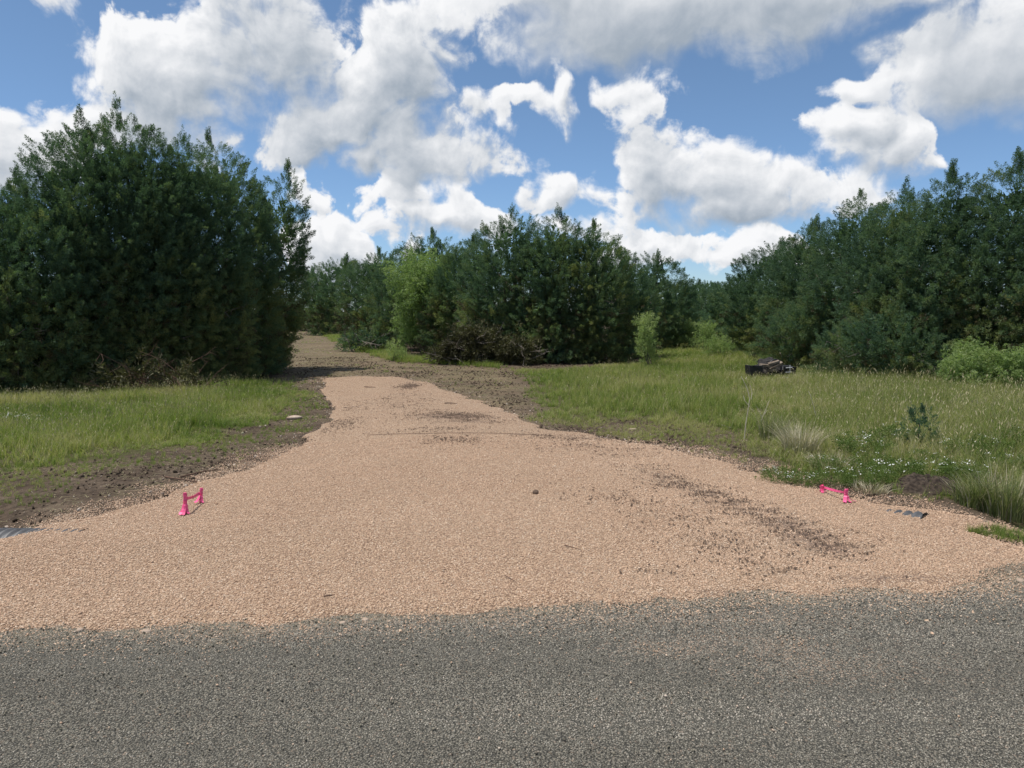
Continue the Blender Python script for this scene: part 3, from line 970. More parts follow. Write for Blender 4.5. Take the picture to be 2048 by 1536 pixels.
field('lawn_grass', short + seedy[:3], 120000, (-1, 26, 6, 40), lambda x, y: gr(x, y) * (1 - .8 * tall(x, y)) * dist_k(y) * not_gravel(x, y), lambda x, y: .12 + .12 * sstep(.2, 1.6, sdist(GRASS_R, x, y) + N1(x, y, .6) * 1.5) + .05 * N3(x, y, 1.3),
      lambda x, y: .54 + N2(x, y, .45, 3) * 1.0 + .16 * sstep(14, 26, y) + .3 * (sdist(THIN_R, x, y) > -.15), [MAT['grass'], MAT['straw']])
field('tall_grass', tallt, 120000, (1.5, 26, 5, 36), lambda x, y: gr(x, y) * tall(x, y) * dist_k(y) * not_gravel(x, y), lambda x, y: .11 + .27 * sstep(.0, 2.6, sdist(TALL_R, x, y) + N1(x, y, .7) * .8) + .06 * N3(x, y, .8),
      lambda x, y: .64 + N2(x, y, .5, 3) * .9, [MAT['grass'], MAT['straw']])
field('verge_grass', short + seedy[:2], 90000, (-16, 2, 18, 60), lambda x, y: sstep(-.1, .6, sdist(VERGE, x, y) + N1(x, y, .8) * .8), lambda x, y: .20 + 0 * x, lambda x, y: .6 + N2(x, y, .5) * .8, [MAT['grass'], MAT['straw']])
field('corner_grass', short, 9000, (2.5, 8, 4.4, 5.6), lambda x, y: (sdist(CORNER, x, y) > -.06 + N3(x, y, 3) * .15) * .8, lambda x, y: .085 + 0 * x, lambda x, y: .38 + N2(x, y, 2) * .5, [MAT['grass']])
field('trail_grass', short, 36000, (-24, 4, 12, 60), lambda x, y: .34 * (sdist(TRAIL, x, y) > -1) * sstep(-.06, .16, N3(x, y, .7, 3)) * not_gravel(x, y) * np.clip(14 / y, .3, 1), lambda x, y: .05 + .0012 * y, lambda x, y: .6 + N1(x, y, 1) * .6, [MAT['grass']])
# flattened straw on the bare soil
lit = [tuft(9, .5, .04, .10, .03, 7.0) for _ in range(5)]
x, y = rand_pts(-24, 12, 5, 50, 300000)
k = in_view(x, y) & ((sdist(TRAIL, x, y) > -.6) | (sdist(THIN_R, x, y) > -.4) | ((sdist(THIN_L, x, y) > -1.2) & (rng.random(len(x)) < .9))) & not_gravel(x, y)
k &= rng.random(len(x)) < sstep(-.22, .2, N3(x, y * 1.5, .9, 3)) * np.clip(16 / y, .25, .9) * .55
x, y = x[k], y[k]
s_ = .10 + .14 * rng.random(len(x)) + .004 * y
scatter('straw_litter', lit, np.stack([x, y, gz(x, y) + .004], 1), np.stack([np.zeros(len(x)), np.zeros(len(x)), rng.uniform(0, 6.28, len(x))], 1), np.stack([s_, s_, s_ * .6], 1),
        [MAT['straw']], np.clip(rng.normal(.25, .2, len(x)), 0, 1))
# small clods and crumbs on the bare soil
x, y = rand_pts(-12, 10, 4.6, 26, 120000)
gc = grass_cover(x, y)
k = in_view(x, y) & (gravel_thick(x, y)[1] < 0) & (rng.random(len(x)) < (1 - gc * .95) * np.clip(8 / y, .1, .9) * sstep(-.2, .25, N1(x, y, 1.8, 3)))
x, y = x[k], y[k]
r = .005 + .016 * rng.random(len(x)) ** 3 + .0004 * y
scatter('soil_crumbs', stone_samples(5), np.stack([x, y, gz(x, y) + r * .2], 1), rng.uniform(0, 6.28, (len(x), 3)), np.stack([r * 1.2, r, r * .7], 1), [MAT['ground']], 0 * x)

# clods of soil and litter tracked over the gravel
x, y = rand_pts(-5, 6, 4.2, 17, 620000)
th, s = gravel_thick(x, y)
fl = N3(x * 1.0, y * 2.4, 11.0, 3) + N1(x, y, 1.6, 2) * .5
k = (s > .1) & (rng.random(len(x)) < soil_mask(x, y) ** 1.4 * .8 * sstep(-.06, .26, fl + .14 * soil_mask(x, y)))
x, y, th = x[k], y[k], th[k]
r = .003 + .005 * rng.random(len(x)) ** 3 + .0003 * y
scatter('tracked_soil', stone_samples(5), np.stack([x, y, gz(x, y) + th + .010], 1), np.stack([0 * x, 0 * x, rng.uniform(0, 6.28, len(x))], 1), np.stack([r * 1.5, r, r * .5], 1), [MAT['sod']], 0 * x)


# ------------------------------------------------------------------ trees and bushes
def plume_sample(n, wid=.22, leaf=(.10, .19), lw=.05, up=.9, curl=0.0):
    """A tapering branch end of n pointed leaf sprays, one unit long along +Z: triangles (n,3,3)."""
    t = rng.random(n) ** .85
    r = wid * (1 - t) ** .7 * np.sqrt(rng.random(n)) + .015
    a_ = rng.uniform(0, 6.283, n)
    rad = np.stack([np.cos(a_), np.sin(a_), 0 * a_], 1)
    p0 = rad * r[:, None] + np.stack([0 * t, 0 * t, t], 1)
    d = rad * .75 + np.array([0, 0, up]) + rng.normal(0, .35, (n, 3))
    d[:, 2] -= curl * rng.random(n)
    d /= np.linalg.norm(d, axis=1)[:, None]
    l = rng.uniform(*leaf, n)[:, None]
    s = np.cross(d, rng.normal(0, 1, (n, 3)))
    s /= np.linalg.norm(s, axis=1)[:, None]
    w = lw * rng.uniform(.6, 1.4, (n, 1))
    m = p0 + d * l * .45
    return np.stack([p0, m + s * w * .5 + d * l * .1, p0 + d * l], 1) if False else np.stack([p0 - s * w * .5, p0 + s * w * .5, p0 + d * l], 1)


PLUME = {
    'fine': [plume_sample(42, .26, (.14, .24), .060) for _ in range(10)],
    'tufty': [plume_sample(42, .33, (.13, .23), .068, .75) for _ in range(10)],
    'fine_copy': [plume_sample(105, .25, (.10, .18), .036) for _ in range(9)],
    'tufty_copy': [plume_sample(105, .32, (.09, .17), .040, .7) for _ in range(9)],
    'core': [plume_sample(26, .32, (.2, .36), .14) for _ in range(5)],
    'feather': [plume_sample(64, .30, (.08, .17), .042, .1, 1.1) for _ in range(8)],
    'leafy': [plume_sample(40, .34, (.10, .18), .060, .4) for _ in range(8)],
}


def frames(P, D):
    D = D / np.linalg.norm(D, axis=1)[:, None]
    h = np.tile(np.array([.31, .77, .2]), (len(P), 1)) + rng.normal(0, .5, (len(P), 3))
    A = np.cross(D, h)
    A /= np.linalg.norm(A, axis=1)[:, None]
    B = np.cross(D, A)
    return np.stack([A, B, D], 1)                   # rows are the axes


def place_plumes(kind, P, D, S):
    """Triangles of one plume per point P, along D, of length S."""
    lib = np.stack(PLUME[kind])                     # (k,n,3,3)
    pick = rng.integers(0, len(lib), len(P))
    Rm = frames(P, D)
    T = lib[pick]
    out_ = np.einsum('nkvc,ncd->nkvd', T, Rm) * S[:, None, None, None] + P[:, None, None, :]
    return out_                                     # (N,n,3,3)


def turns(P, D):
    """Euler angles that lay +Z along D with a random roll."""
    Rm = frames(P, D)                               # rows: images of x, y, z
    return np.stack([np.arctan2(Rm[:, 1, 2], Rm[:, 2, 2]), np.arcsin(np.clip(-Rm[:, 0, 2], -1, 1)), np.arctan2(Rm[:, 0, 1], Rm[:, 0, 0])], 1)


def tris_object(name, groups, mats, parent, origin):
    """groups: (tri array (N,n,3,3), tint (N,), material index) joined into one mesh."""
    V_, T_, I_ = [], [], []
    for tr, ti, mi in groups:
        N, n = tr.shape[:2]
        V_.append(tr.reshape(-1, 3)); T_.append(np.repeat(ti, n)); I_.append(np.full(N * n, mi, np.int32))
    vx_ = np.concatenate(V_) - np.asarray(origin)
    me_ = tri_mesh(name, vx_, np.arange(len(vx_)).reshape(-1, 3))
    attr(me_, 'tint', np.concatenate(T_).astype(np.float32), 'FACE')
    me_.polygons.foreach_set('material_index', np.concatenate(I_))
    for m_ in mats:
        me_.materials.append(m_)
    o = link(name, me_, None, parent)
    return tag(o, kind='stuff')


def crown_shape(seed, R_, H, low=.8, dome=2.3, belly=.36):
    r2 = np.random.default_rng(seed)
    ph, kk, am = r2.uniform(0, 6.28, 12), np.r_[r2.integers(1, 5, 6), r2.integers(5, 13, 6)], np.r_[r2.uniform(.03, .08, 6), r2.uniform(.02, .045, 6)]
    kh = np.r_[r2.uniform(-5, 5, 6), r2.uniform(-22, 22, 6)]

    def rad(a_, h):
        base = np.where(h < belly, low + (1 - low) * (h / belly), np.clip(1 - (np.clip((h - belly) / (1.0 - belly), 0, 1)) ** dome, 0, 1) ** .62)
        lump = 1 + sum(am[i] * np.sin(kk[i] * a_ + ph[i] + kh[i] * h) for i in range(12))
        return R_ * base * lump
    return rad


TREE_N = 0


def juniper(px, base, top, wpx, label, kind='fine', dens_=1.0, tone=.42, low=.95, dome=3.0, spires=6, group=None, depth=None, brown=.12, squash=.8, twigs=14, name='juniper_tree', lean=0.0, grain=1.0):
    """A bushy juniper: trunk with limbs, bare twigs and a crown of leaf plumes, standing where the photo shows its foot."""
    global TREE_N
    TREE_N += 1
    d0 = depth or gp(px, base).y
    R_ = wpx * (1.25 if 'seedling' not in name else 1) / FPX * d0 / 2
    dc = d0 + R_ * squash * .85
    x0 = (px - 1024) / FPX * dc
    z0 = float(gz(x0, dc))
    H = CAM_H + (622 - top) / FPX * dc - z0
    O = np.array([x0, dc, z0])
    root = empty(name, O, 0, label, 'tree', group or 'dark junipers around the clearing')
    rad = crown_shape(TREE_N, R_ * .93, 1.0, low, dome)
    Hd = H * (.955 if spires else 1.0)
    area = 2 * math.pi * R_ * H * .85
    L0 = np.clip(.20 + .0073 * d0, .23, .7) * grain
    n = int(area / (L0 * L0) * 4.9 * dens_)
    h = rng.random(int(n * 1.7)) ** 1.12
    a_ = rng.uniform(0, 6.283, len(h))
    back = np.cos(a_ - math.atan2(-O[1], -O[0]))
    r_all = rad(a_, h)
    keep = (rng.random(len(h)) < np.where(back > -.3, 1.0, .25)) & (rng.random(len(h)) < (r_all / R_ + .12))
    h, a_, r_all = h[keep], a_[keep], r_all[keep]
    f = np.where(rng.random(len(h)) < .80, rng.uniform(.86, 1.0, len(h)), rng.uniform(.5, .8, len(h)))
    r = r_all * f
    P = np.stack([r * np.cos(a_), r * np.sin(a_) * squash, h * Hd * (.6 + .4 * f) * .97 + .05], 1)
    out_dir = np.stack([np.cos(a_), np.sin(a_), 0 * a_], 1)
    upw = (.18 + .62 * sstep(.05, .85, h))[:, None]
    D = out_dir * rng.uniform(.45, 1.0, (len(h), 1)) + np.array([0, 0, 1.0]) * upw + rng.normal(0, .40, (len(h), 3))
    S = L0 * rng.uniform(.65, 1.3, len(h)) * (1 - .25 * h)
    lump = np.array([math.sin(TREE_N)])
    tint = np.clip(tone - .12 + .38 * (1 - sstep(.1, .7, h)) + rng.normal(0, .15, len(h)), 0, 1)
    # clumps: neighbouring plumes share their tone
    tint = np.clip(tint + .9 * N3(a_ * 2.2 + TREE_N, h * 6 + TREE_N, 1.0, 2) * .75, 0, 1)
    br = (rng.random(len(h)) < brown * (1 - sstep(.15, .6, h)) * 1.3)
    sp = [(P, D, S, tint, br)]
    # leaders: upright spires that break the outline at the top
    for k in range(spires):
        aa, rr = rng.uniform(0, 6.283), R_ * rng.uniform(0, .75)
        if k == 0:
            rr = R_ * .08
        hb = 1 - (rr / R_) ** 1.6 * .75
        top_z = H * hb * rng.uniform(.95, 1.0) if k else H
        ln = rng.uniform(.06, .13) * H * (.8 if k else 1.25)
        m2 = int(12 + 18 * ln)
        tt = rng.random(m2)
        tt[0] = 1
        ww = .16 * ln * (1.15 - tt)
        ax = rng.uniform(0, 6.283, m2)
        pp = np.stack([rr * math.cos(aa) + ww * np.cos(ax), rr * math.sin(aa) * squash + ww * np.sin(ax), top_z - ln * (1 - tt) - L0 * .45], 1)
        dd = np.stack([np.cos(ax) * .38 * (1.2 - tt), np.sin(ax) * .38 * (1.2 - tt), np.ones(m2)], 1) + rng.normal(0, .13, (m2, 3))
        sp.append((pp, dd, L0 * rng.uniform(.5, .85, m2), np.clip(tone - .05 + rng.normal(0, .12, m2), 0, 1), np.zeros(m2, bool)))
    P, D, S, tint, br = (np.concatenate(q) for q in zip(*sp))
    # inner foliage that closes the crown
    nc = int(n * .20)
    h = rng.random(nc) ** 1.1
    a_ = rng.uniform(0, 6.283, nc)
    r = rad(a_, h) * np.sqrt(rng.uniform(.05, .62, nc))
    pc = np.stack([r * np.cos(a_), r * np.sin(a_) * squash, h * Hd * .82], 1)
    if lean:
        for q in (P, pc):
            q[:, 0] += lean * R_ * np.clip(q[:, 2] / H, 0, 1) ** 1.5
    kc = place_plumes('core', pc, np.stack([np.cos(a_) * .5, np.sin(a_) * .5, np.ones(nc)], 1) + rng.normal(0, .4, (nc, 3)), L0 * rng.uniform(.8, 1.4, nc))
    some = rng.random(len(P)) < .36
    ks = place_plumes(kind, P[some] - D[some] * .06 * L0, D[some], S[some] * .9)
    kv = np.concatenate([kc.reshape(-1, 3), ks.reshape(-1, 3)])
    kt = np.concatenate([np.full(kc.size // 3, tone * .9), np.repeat(tint[some], ks.size // 3 // max(some.sum(), 1))])
    lib = PLUME[kind + '_copy']
    nl = len(lib[0])
    tri = np.arange(nl * 3).reshape(-1, 3)
    samples = [(q.reshape(-1, 3), tri, np.full(nl, 1)) for q in lib] + [(q.reshape(-1, 3), tri, np.full(nl, 2)) for q in lib[:3]]
    variant = np.where(br, rng.integers(len(lib), len(lib) + 3, len(P)), rng.integers(0, len(lib), len(P)))
    scatter('crown', samples, P, turns(P, D), np.repeat(S[:, None], 3, 1), [MAT['juniper'], MAT['juniper_copy'], MAT['juniper_dry_copy']], tint, variant, (kv, kt, np.zeros(len(kv) // 3, np.int32)), root)
    # trunk and limbs
    g = Geo()
    rt = min(.05 + .018 * H, .022 * H)
    g.tube([(0, 0, -.15), (rng.normal(0, .012) * H, rng.normal(0, .012) * H, H * .3), (rng.normal(0, .02) * H, rng.normal(0, .02) * H, H * .62), (0, 0, H * .74)], [rt, rt * .8, rt * .5, rt * .15], 6)
    for k in range(9 if H > 1.2 else 0):
        aa, h0 = rng.uniform(0, 6.283), rng.uniform(.03, .45) * H
        ln = R_ * rng.uniform(.55, .85)
        g.tube([(0, 0, h0), (ln * .5 * math.cos(aa), ln * .5 * math.sin(aa) * squash, h0 + ln * .3), (ln * math.cos(aa + .2), ln * math.sin(aa + .2) * squash, h0 + ln * .8)], [rt * .45, rt * .3, rt * .1], 4)
    g.build('trunk', MAT['bark'], root)
    if twigs:
        g = Geo()
        for k in range(twigs):
            aa = math.atan2(-O[1], -O[0]) + rng.uniform(-1.5, 1.5)
            hh = rng.uniform(.06, .5)
            rr = float(rad(np.array([aa]), np.array([hh]))[0])
            p = Vector((rr * .72 * math.cos(aa), rr * .72 * math.sin(aa) * squash, hh * H))
            d = Vector((math.cos(aa) * .9 + rng.normal(0, .5), math.sin(aa) * .9 + rng.normal(0, .5), rng.normal(.25, .5))).normalized()
            ln = rng.uniform(.3, .62) * min(R_, 2.2) * .55
            q = p + d * ln * .5 + Vector(rng.normal(0, .06, 3))
            e = p + d * ln + Vector(rng.normal(0, .12, 3))
            g.tube([p, q, e], [.012, .009, .004], 3, False)
            for j in range(2):
                b = p.lerp(e, rng.uniform(.4, .8))
                g.tube([b, b + (d + Vector(rng.normal(0, .6, 3))).normalized() * ln * .45], [.007, .003], 3, False)
        tag(g.build('bare_twigs', MAT['dead'], root), kind='stuff')
    return root


def bush(name, px, base, top, wpx, label, cat, kind, mat, n, L0, stems=6, tone=.5, group=None, lobes=7, droop=.0, depth=None, hollow=.45, bottom=.1):
    """A loose bush or small tree: stems, each ending in a cloud of leaf sprays."""
    d0 = depth or gp(px, base).y
    R_ = wpx / FPX * d0 / 2
    dc = d0 + R_ * .6
    x0 = (px - 1024) / FPX * dc
    z0 = float(gz(x0, dc))
    H = CAM_H + (622 - top) / FPX * dc - z0
    root = empty(name, (x0, dc, z0), 0, label, cat, group)
    cs, rs = [], []
    for k in range(lobes):
        hh = bottom + (1 - bottom) * (k + .6) / lobes
        aa = rng.uniform(0, 6.283)
        rr = R_ * rng.uniform(.15, .68) * (1 - .45 * max(hh - .4, 0))
        cs.append((rr * math.cos(aa), rr * math.sin(aa), H * hh * .84))
        rs.append(R_ * rng.uniform(.27, .46))
    cs, rs = np.array(cs), np.array(rs)
    pick = rng.integers(0, lobes, n)
    d = rng.normal(0, 1, (n, 3))
    d /= np.linalg.norm(d, axis=1)[:, None]
    rad_ = rng.uniform(hollow, 1, n) ** .5
    P = cs[pick] + d * (rs[pick] * rad_)[:, None] * np.array([1, 1, .75 * min(1, H / (2 * R_) + .3)])
    P[:, 2] = np.clip(P[:, 2], .03, H * .95)
    D = d * .8 + np.array([0, 0, .75 - droop]) + rng.normal(0, .3, (n, 3))
    D[:, 2] = np.where(P[:, 2] < L0 * .6, np.abs(D[:, 2]), D[:, 2])
    S = L0 * rng.uniform(.6, 1.25, n)
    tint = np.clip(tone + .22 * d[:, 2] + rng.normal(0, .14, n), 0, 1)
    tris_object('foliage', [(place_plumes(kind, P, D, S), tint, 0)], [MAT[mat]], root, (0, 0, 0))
    g = Geo()
    for k in range(max(stems, 1)):
        c = cs[k % lobes]
        g.tube([(rng.normal(0, .06), rng.normal(0, .06), -.05), (c[0] * .45 + rng.normal(0, .05), c[1] * .45, c[2] * .5), tuple(c)], [.012 + .006 * H, .008 + .004 * H, .004], 4, False)
    g.build('stems', MAT['bark'], root)
    return root


# ------------------------------------------------------------------ the junipers
LEFT, MID, RIGHT, FAR = 'junipers left of the trail', 'junipers of the middle thicket', 'junipers along the right side', 'far junipers behind the clearing'
juniper(-150, 800, 360, 380, 'dark juniper cut by the left edge of the photo', group=LEFT, dens_=.8, twigs=6)
juniper(62, 792, 345, 300, 'lower juniper at the left end of the left clump behind flowering grass', group=LEFT, spires=3)
juniper(190, 782, 236, 270, 'tall juniper in the left clump with one slim spire left of the highest tip', group=LEFT, spires=3)
juniper(268, 775, 208, 260, 'highest juniper of the left clump, above the heap of reddish twigs', group=LEFT, spires=3)
juniper(372, 768, 262, 240, 'broad round juniper right of the highest one in the left clump', group=LEFT, spires=3, tone=.46)
juniper(440, 755, 272, 205, 'juniper near the right end of the left clump with three short spires', group=LEFT, spires=3)
juniper(522, 742, 332, 135, 'sparse juniper at the right end of the left clump, leaning over the dirt trail', group=LEFT, spires=3, dens_=.85, lean=.75, tone=.48, low=.55)

juniper(632, 662, 540, 80, 'farthest low juniper of the middle thicket, beside the far end of the trail', group=MID, spires=4, brown=.35, twigs=14)
juniper(692, 672, 512, 130, 'round juniper second from the left end of the middle thicket', group=MID, spires=3, brown=.35, twigs=18)
juniper(765, 688, 500, 130, 'juniper with bare grey lower branches left of the pale feathery tree', group=MID, spires=3, brown=.35, twigs=30)
juniper(860, 702, 462, 170, 'juniper rising behind the pale feathery tree in the middle thicket', group=MID, spires=3, twigs=10)
juniper(945, 716, 470, 150, 'juniper above the heap of cut branches in the middle thicket', group=MID, spires=3, brown=.3)
juniper(1030, 725, 418, 170, 'juniper with two sharp tips, the highest of the middle thicket', group=MID, spires=3, brown=.25)
juniper(1110, 728, 418, 150, 'juniper with a single pointed tip just right of the two sharp tips', group=MID, spires=3)
juniper(1178, 728, 446, 160, 'olive green juniper at the right front corner of the middle thicket', group=MID, spires=3, tone=.55)
juniper(1235, 718, 492, 110, 'lower juniper sloping down at the right end of the middle thicket', group=MID, spires=3)
juniper(1308, 700, 504, 120, 'dark juniper set back behind the pale sapling at the end of the middle thicket', group=MID, spires=3, tone=.36)

juniper(1395, 680, 562, 130, 'low far juniper left of the gap where the sky reaches lowest', group=FAR, spires=3, twigs=4)
juniper(1468, 684, 556, 130, 'low far juniper right of the gap where the sky reaches lowest', group=FAR, spires=3, twigs=4)
juniper(1550, 712, 482, 160, 'juniper at the left end of the right-hand row, with a sloping left side', group=RIGHT, spires=4, tone=.4)
juniper(1625, 728, 438, 170, 'juniper behind the black scrap heap in the right-hand row', group=RIGHT, spires=4, kind='tufty')
juniper(1712, 745, 384, 200, 'juniper with a blunt shoulder where the right-hand row steps up', group=RIGHT, spires=3, kind='tufty', dome=2.2)
juniper(1795, 757, 366, 190, 'tufted juniper with a flat crooked tip in the right-hand row', group=RIGHT, spires=3, kind='tufty', dome=2.2)
juniper(1890, 766, 336, 210, 'high tufted juniper left of the one at the right edge', group=RIGHT, spires=3, kind='tufty', dome=2.2)
juniper(2015, 772, 312, 240, 'highest tufted juniper, at the right edge of the photo above the pale green bushes', group=RIGHT, spires=4, kind='tufty', dome=2.2)
juniper(2200, 785, 290, 300, 'dark juniper cut by the right edge of the photo', group=RIGHT, kind='tufty', dens_=.7, twigs=4)
juniper(1640, 742, 600, 200, 'small olive juniper at the foot of the right-hand row beside the scrap heap', group=RIGHT, spires=4, tone=.5, twigs=8, name='juniper_shrub', low=1.0)
juniper(1790, 768, 620, 230, 'low olive juniper at the foot of the right-hand row, left of the pale green bushes', group=RIGHT, spires=4, tone=.46, twigs=14, name='juniper_shrub', low=1.0)
juniper(1345, 690, 615, 130, 'low bushy juniper in shade behind the pale sapling', group=FAR, spires=3, tone=.45, twigs=0, name='juniper_shrub')
for (px_, by, tp, w_, lb) in ((588, 645, 606, 40, 'small dark tree at the far end of the dirt trail'), (556, 650, 590, 50, 'dark tree past the left clump, far along the trail'),
                              (1330, 668, 560, 140, 'tree far behind the middle thicket, showing only in the gap'), (1430, 668, 566, 150, 'tree farthest back in the gap left of the right-hand row'), (1540, 672, 545, 150, 'tree behind the left end of the right-hand row')):
    juniper(px_, by, tp, w_, lb, group=FAR, spires=4, twigs=0, dens_=.7)

# broadleaf trees and bushes with pale feathery leaves
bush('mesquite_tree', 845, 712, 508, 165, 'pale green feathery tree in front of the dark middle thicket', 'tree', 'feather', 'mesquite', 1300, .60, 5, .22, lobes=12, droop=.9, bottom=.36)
bush('mesquite_bush', 1952, 785, 706, 120, 'bright green feathery bush left of its twin at the right edge', 'bush', 'feather', 'mesquite', 620, .36, 6, .42, 'feathery bushes at the right edge', lobes=7, droop=.5)
bush('mesquite_bush', 2050, 790, 716, 110, 'feathery bush cut by the right edge of the photo', 'bush', 'feather', 'mesquite', 520, .36, 6, .34, 'feathery bushes at the right edge', lobes=7, droop=.5)
bush('sapling', 1302, 736, 630, 58, 'pale slender sapling standing at the right corner of the middle thicket', 'sapling', 'leafy', 'mesquite', 190, .30, 4, .75, 'pale saplings in the meadow', lobes=6)
bush('sapling', 1378, 700, 643, 44, 'small pale sapling left of the leafy clump in the far meadow', 'sapling', 'leafy', 'mesquite', 110, .34, 3, .6, 'pale saplings in the meadow', lobes=5)
bush('sapling', 1412, 704, 640, 42, 'upright bright sapling above the leafy clump in the far meadow', 'sapling', 'leafy', 'mesquite', 130, .34, 3, .5, 'pale saplings in the meadow', lobes=6)
bush('sapling', 1440, 716, 678, 70, 'low leafy clump in the far meadow, wider than the saplings around it', 'sapling', 'leafy', 'mesquite', 150, .30, 5, .5, 'pale saplings in the meadow', lobes=5)
bush('sapling', 1483, 706, 656, 44, 'pale sapling nearest to the right-hand junipers', 'sapling', 'leafy', 'mesquite', 130, .32, 3, .6, 'pale saplings in the meadow', lobes=5)
bush('weed_bush', 785, 722, 690, 60, 'low yellow-green weed at the foot of the pale feathery tree', 'bush', 'leafy', 'mesquite', 90, .26, 3, .7, lobes=4)
sap = juniper(1848, 905, 812, 70, 'tiny dark juniper seedling among the white flowers', spires=1, low=.55, dome=1.0, twigs=0, name='juniper_seedling', dens_=.34, grain=.42, tone=.2, brown=0, squash=.9, group='juniper seedlings')



# ------------------------------------------------------------------ things on the ground
def sp(px, py):
    """Point on the visible surface (gravel or soil) at a pixel of the photograph."""
    p = gp(px, py)
    for _ in range(3):
        p = gp(px, py, surf(p.x, p.y))
    return p


def strip(g, pts, w, axis, thick=.0035, ripple=0.0):
    """A narrow ribbon of cloth-like tape with a real thickness."""
    rows = []
    for i, p in enumerate(pts):
        p = Vector(p)
        ax = Vector(axis(i / (len(pts) - 1))).normalized()
        t = (Vector(pts[min(i + 1, len(pts) - 1)]) - Vector(pts[max(i - 1, 0)])).normalized()
        nn = ax.cross(t).normalized()
        p = p + nn * ripple * math.sin(i * 2.1)
        rows.append([p + ax * w / 2 + nn * thick / 2, p - ax * w / 2 + nn * thick / 2, p - ax * w / 2 - nn * thick / 2, p + ax * w / 2 - nn * thick / 2])
    r0 = len(g.v)
    for r in rows:
        g.v += [tuple(q) for q in r]
    for i in range(len(rows) - 1):
        for k in range(4):
            a_, b_ = r0 + 4 * i + k, r0 + 4 * i + (k + 1) % 4
            g.f.append((a_, b_, b_ + 4, a_ + 4))
    g.f += [(r0, r0 + 1, r0 + 2, r0 + 3), tuple(r0 + 4 * (len(rows) - 1) + k for k in (3, 2, 1, 0))]


def flag_stake(px, py, h, w, label, tilt, tail_dirs, bands=3):
    p = sp(px, py)
    root = empty('flagged_stake', p, 0, label, 'stake', 'pink flagged stakes at the culvert ends')
    root.rotation_euler = (tilt[0], tilt[1], .35)
    g = Geo()
    g.box((0, 0, h / 2 - .04), (w, w * .55, h + .08))
    o = g.build('post', MAT['pink'], root)
    m_ = o.modifiers.new('edge', 'BEVEL'); m_.width, m_.segments = .003, 2
    g = Geo()                                                        # bands of tape wound round the post
    for k in range(bands):
        z = h * (.34 + .54 * k / max(bands - 1, 1))
        n, rr = 12, w * .62
        ring = []
        for i in range(n):
            an = 2 * math.pi * i / n
            zz = z + .004 * math.sin(an * 2 + k)
            ring.append((rr * math.cos(an), rr * .68 * math.sin(an), zz))
        r0 = len(g.v)
        for c in ring:
            g.v += [(c[0], c[1], c[2] - .011), (c[0] * 1.05, c[1] * 1.05, c[2]), (c[0], c[1], c[2] + .011)]
        for i in range(n):
            a_, b_ = r0 + 3 * i, r0 + 3 * ((i + 1) % n)
            g.f += [(a_, b_, b_ + 1, a_ + 1), (a_ + 1, b_ + 1, b_ + 2, a_ + 2)]
    g.build('tape_wrap', MAT['pink'], root, smooth=True)
    for (dx_, dy_, ln, ww) in tail_dirs:                             # loose ends of tape that splay over the gravel
        g = Geo()
        pts = [(dx_ * w * .42, dy_ * w * .42, h * .55)] + [(dx_ * (w * .45 + ln * t * t), dy_ * (w * .45 + ln * t * t), h * .5 * (1 - t) + .010) for t in (.1, .3, .55, .8, 1.0)]
        strip(g, pts, ww * .8, lambda t: (-dy_, dx_, .15 * math.sin(5 * t)), .003, .004)
        g.build('tape_tail', MAT['pink'], root)
    return root, p


def flag_ribbon(a, b, label, w, sag):
    a, b = Vector(a), Vector(b)
    g = Geo()
    n = 16
    pts = [a.lerp(b, i / n) - Vector((0, 0, sag * 4 * (i / n) * (1 - i / n))) for i in range(n + 1)]
    strip(g, pts, w, lambda t: (.25 * math.sin(4 * t), .3 * math.cos(3 * t), 1), .003, .003)
    o = g.build('flagging_tape', MAT['pink'])
    for v in o.data.vertices:
        v.co -= a
    o.location = a
    return tag(o, label, 'tape', 'pink tapes tied between stakes')


_, pa = flag_stake(371, 1028, .170, .024, 'pink flagged stake nearer the road left of the gravel drive', (.03, .02, 0), [(-.6, -.8, .05, .030), (.6, -.8, .03, .024), (-.2, -1, .05, .026), (-1, -.1, .03, .03)])
_, pb = flag_stake(401, 1006, .125, .021, 'smaller pink flagged stake on the far side of the left pair', (-.04, .10, 0), [(-.7, -.7, .05, .028), (.4, -.9, .035, .025)])
flag_ribbon(pa + Vector((.008, 0, .125)), pb + Vector((-.004, 0, .085)), 'slack pink tape tied between the two left stakes', .024, .012)
_, pa = flag_stake(1690, 1004, .112, .029, 'pink flagged stake nearer the road right of the gravel drive', (.05, .03, 0), [(-.75, -.65, .045, .034), (.9, -.4, .075, .026), (.2, -1, .04, .028)])
_, pb = flag_stake(1643, 984, .062, .029, 'short half buried pink stake at the grass edge of the right pair', (.12, -.12, 0), [(-.5, -.85, .03, .03), (.6, -.7, .03, .028)], 2)
flag_ribbon(pb + Vector((.015, 0, .044)), pa + Vector((-.012, 0, .082)), 'taut twisted pink tape tied between the two right stakes', .020, .004)


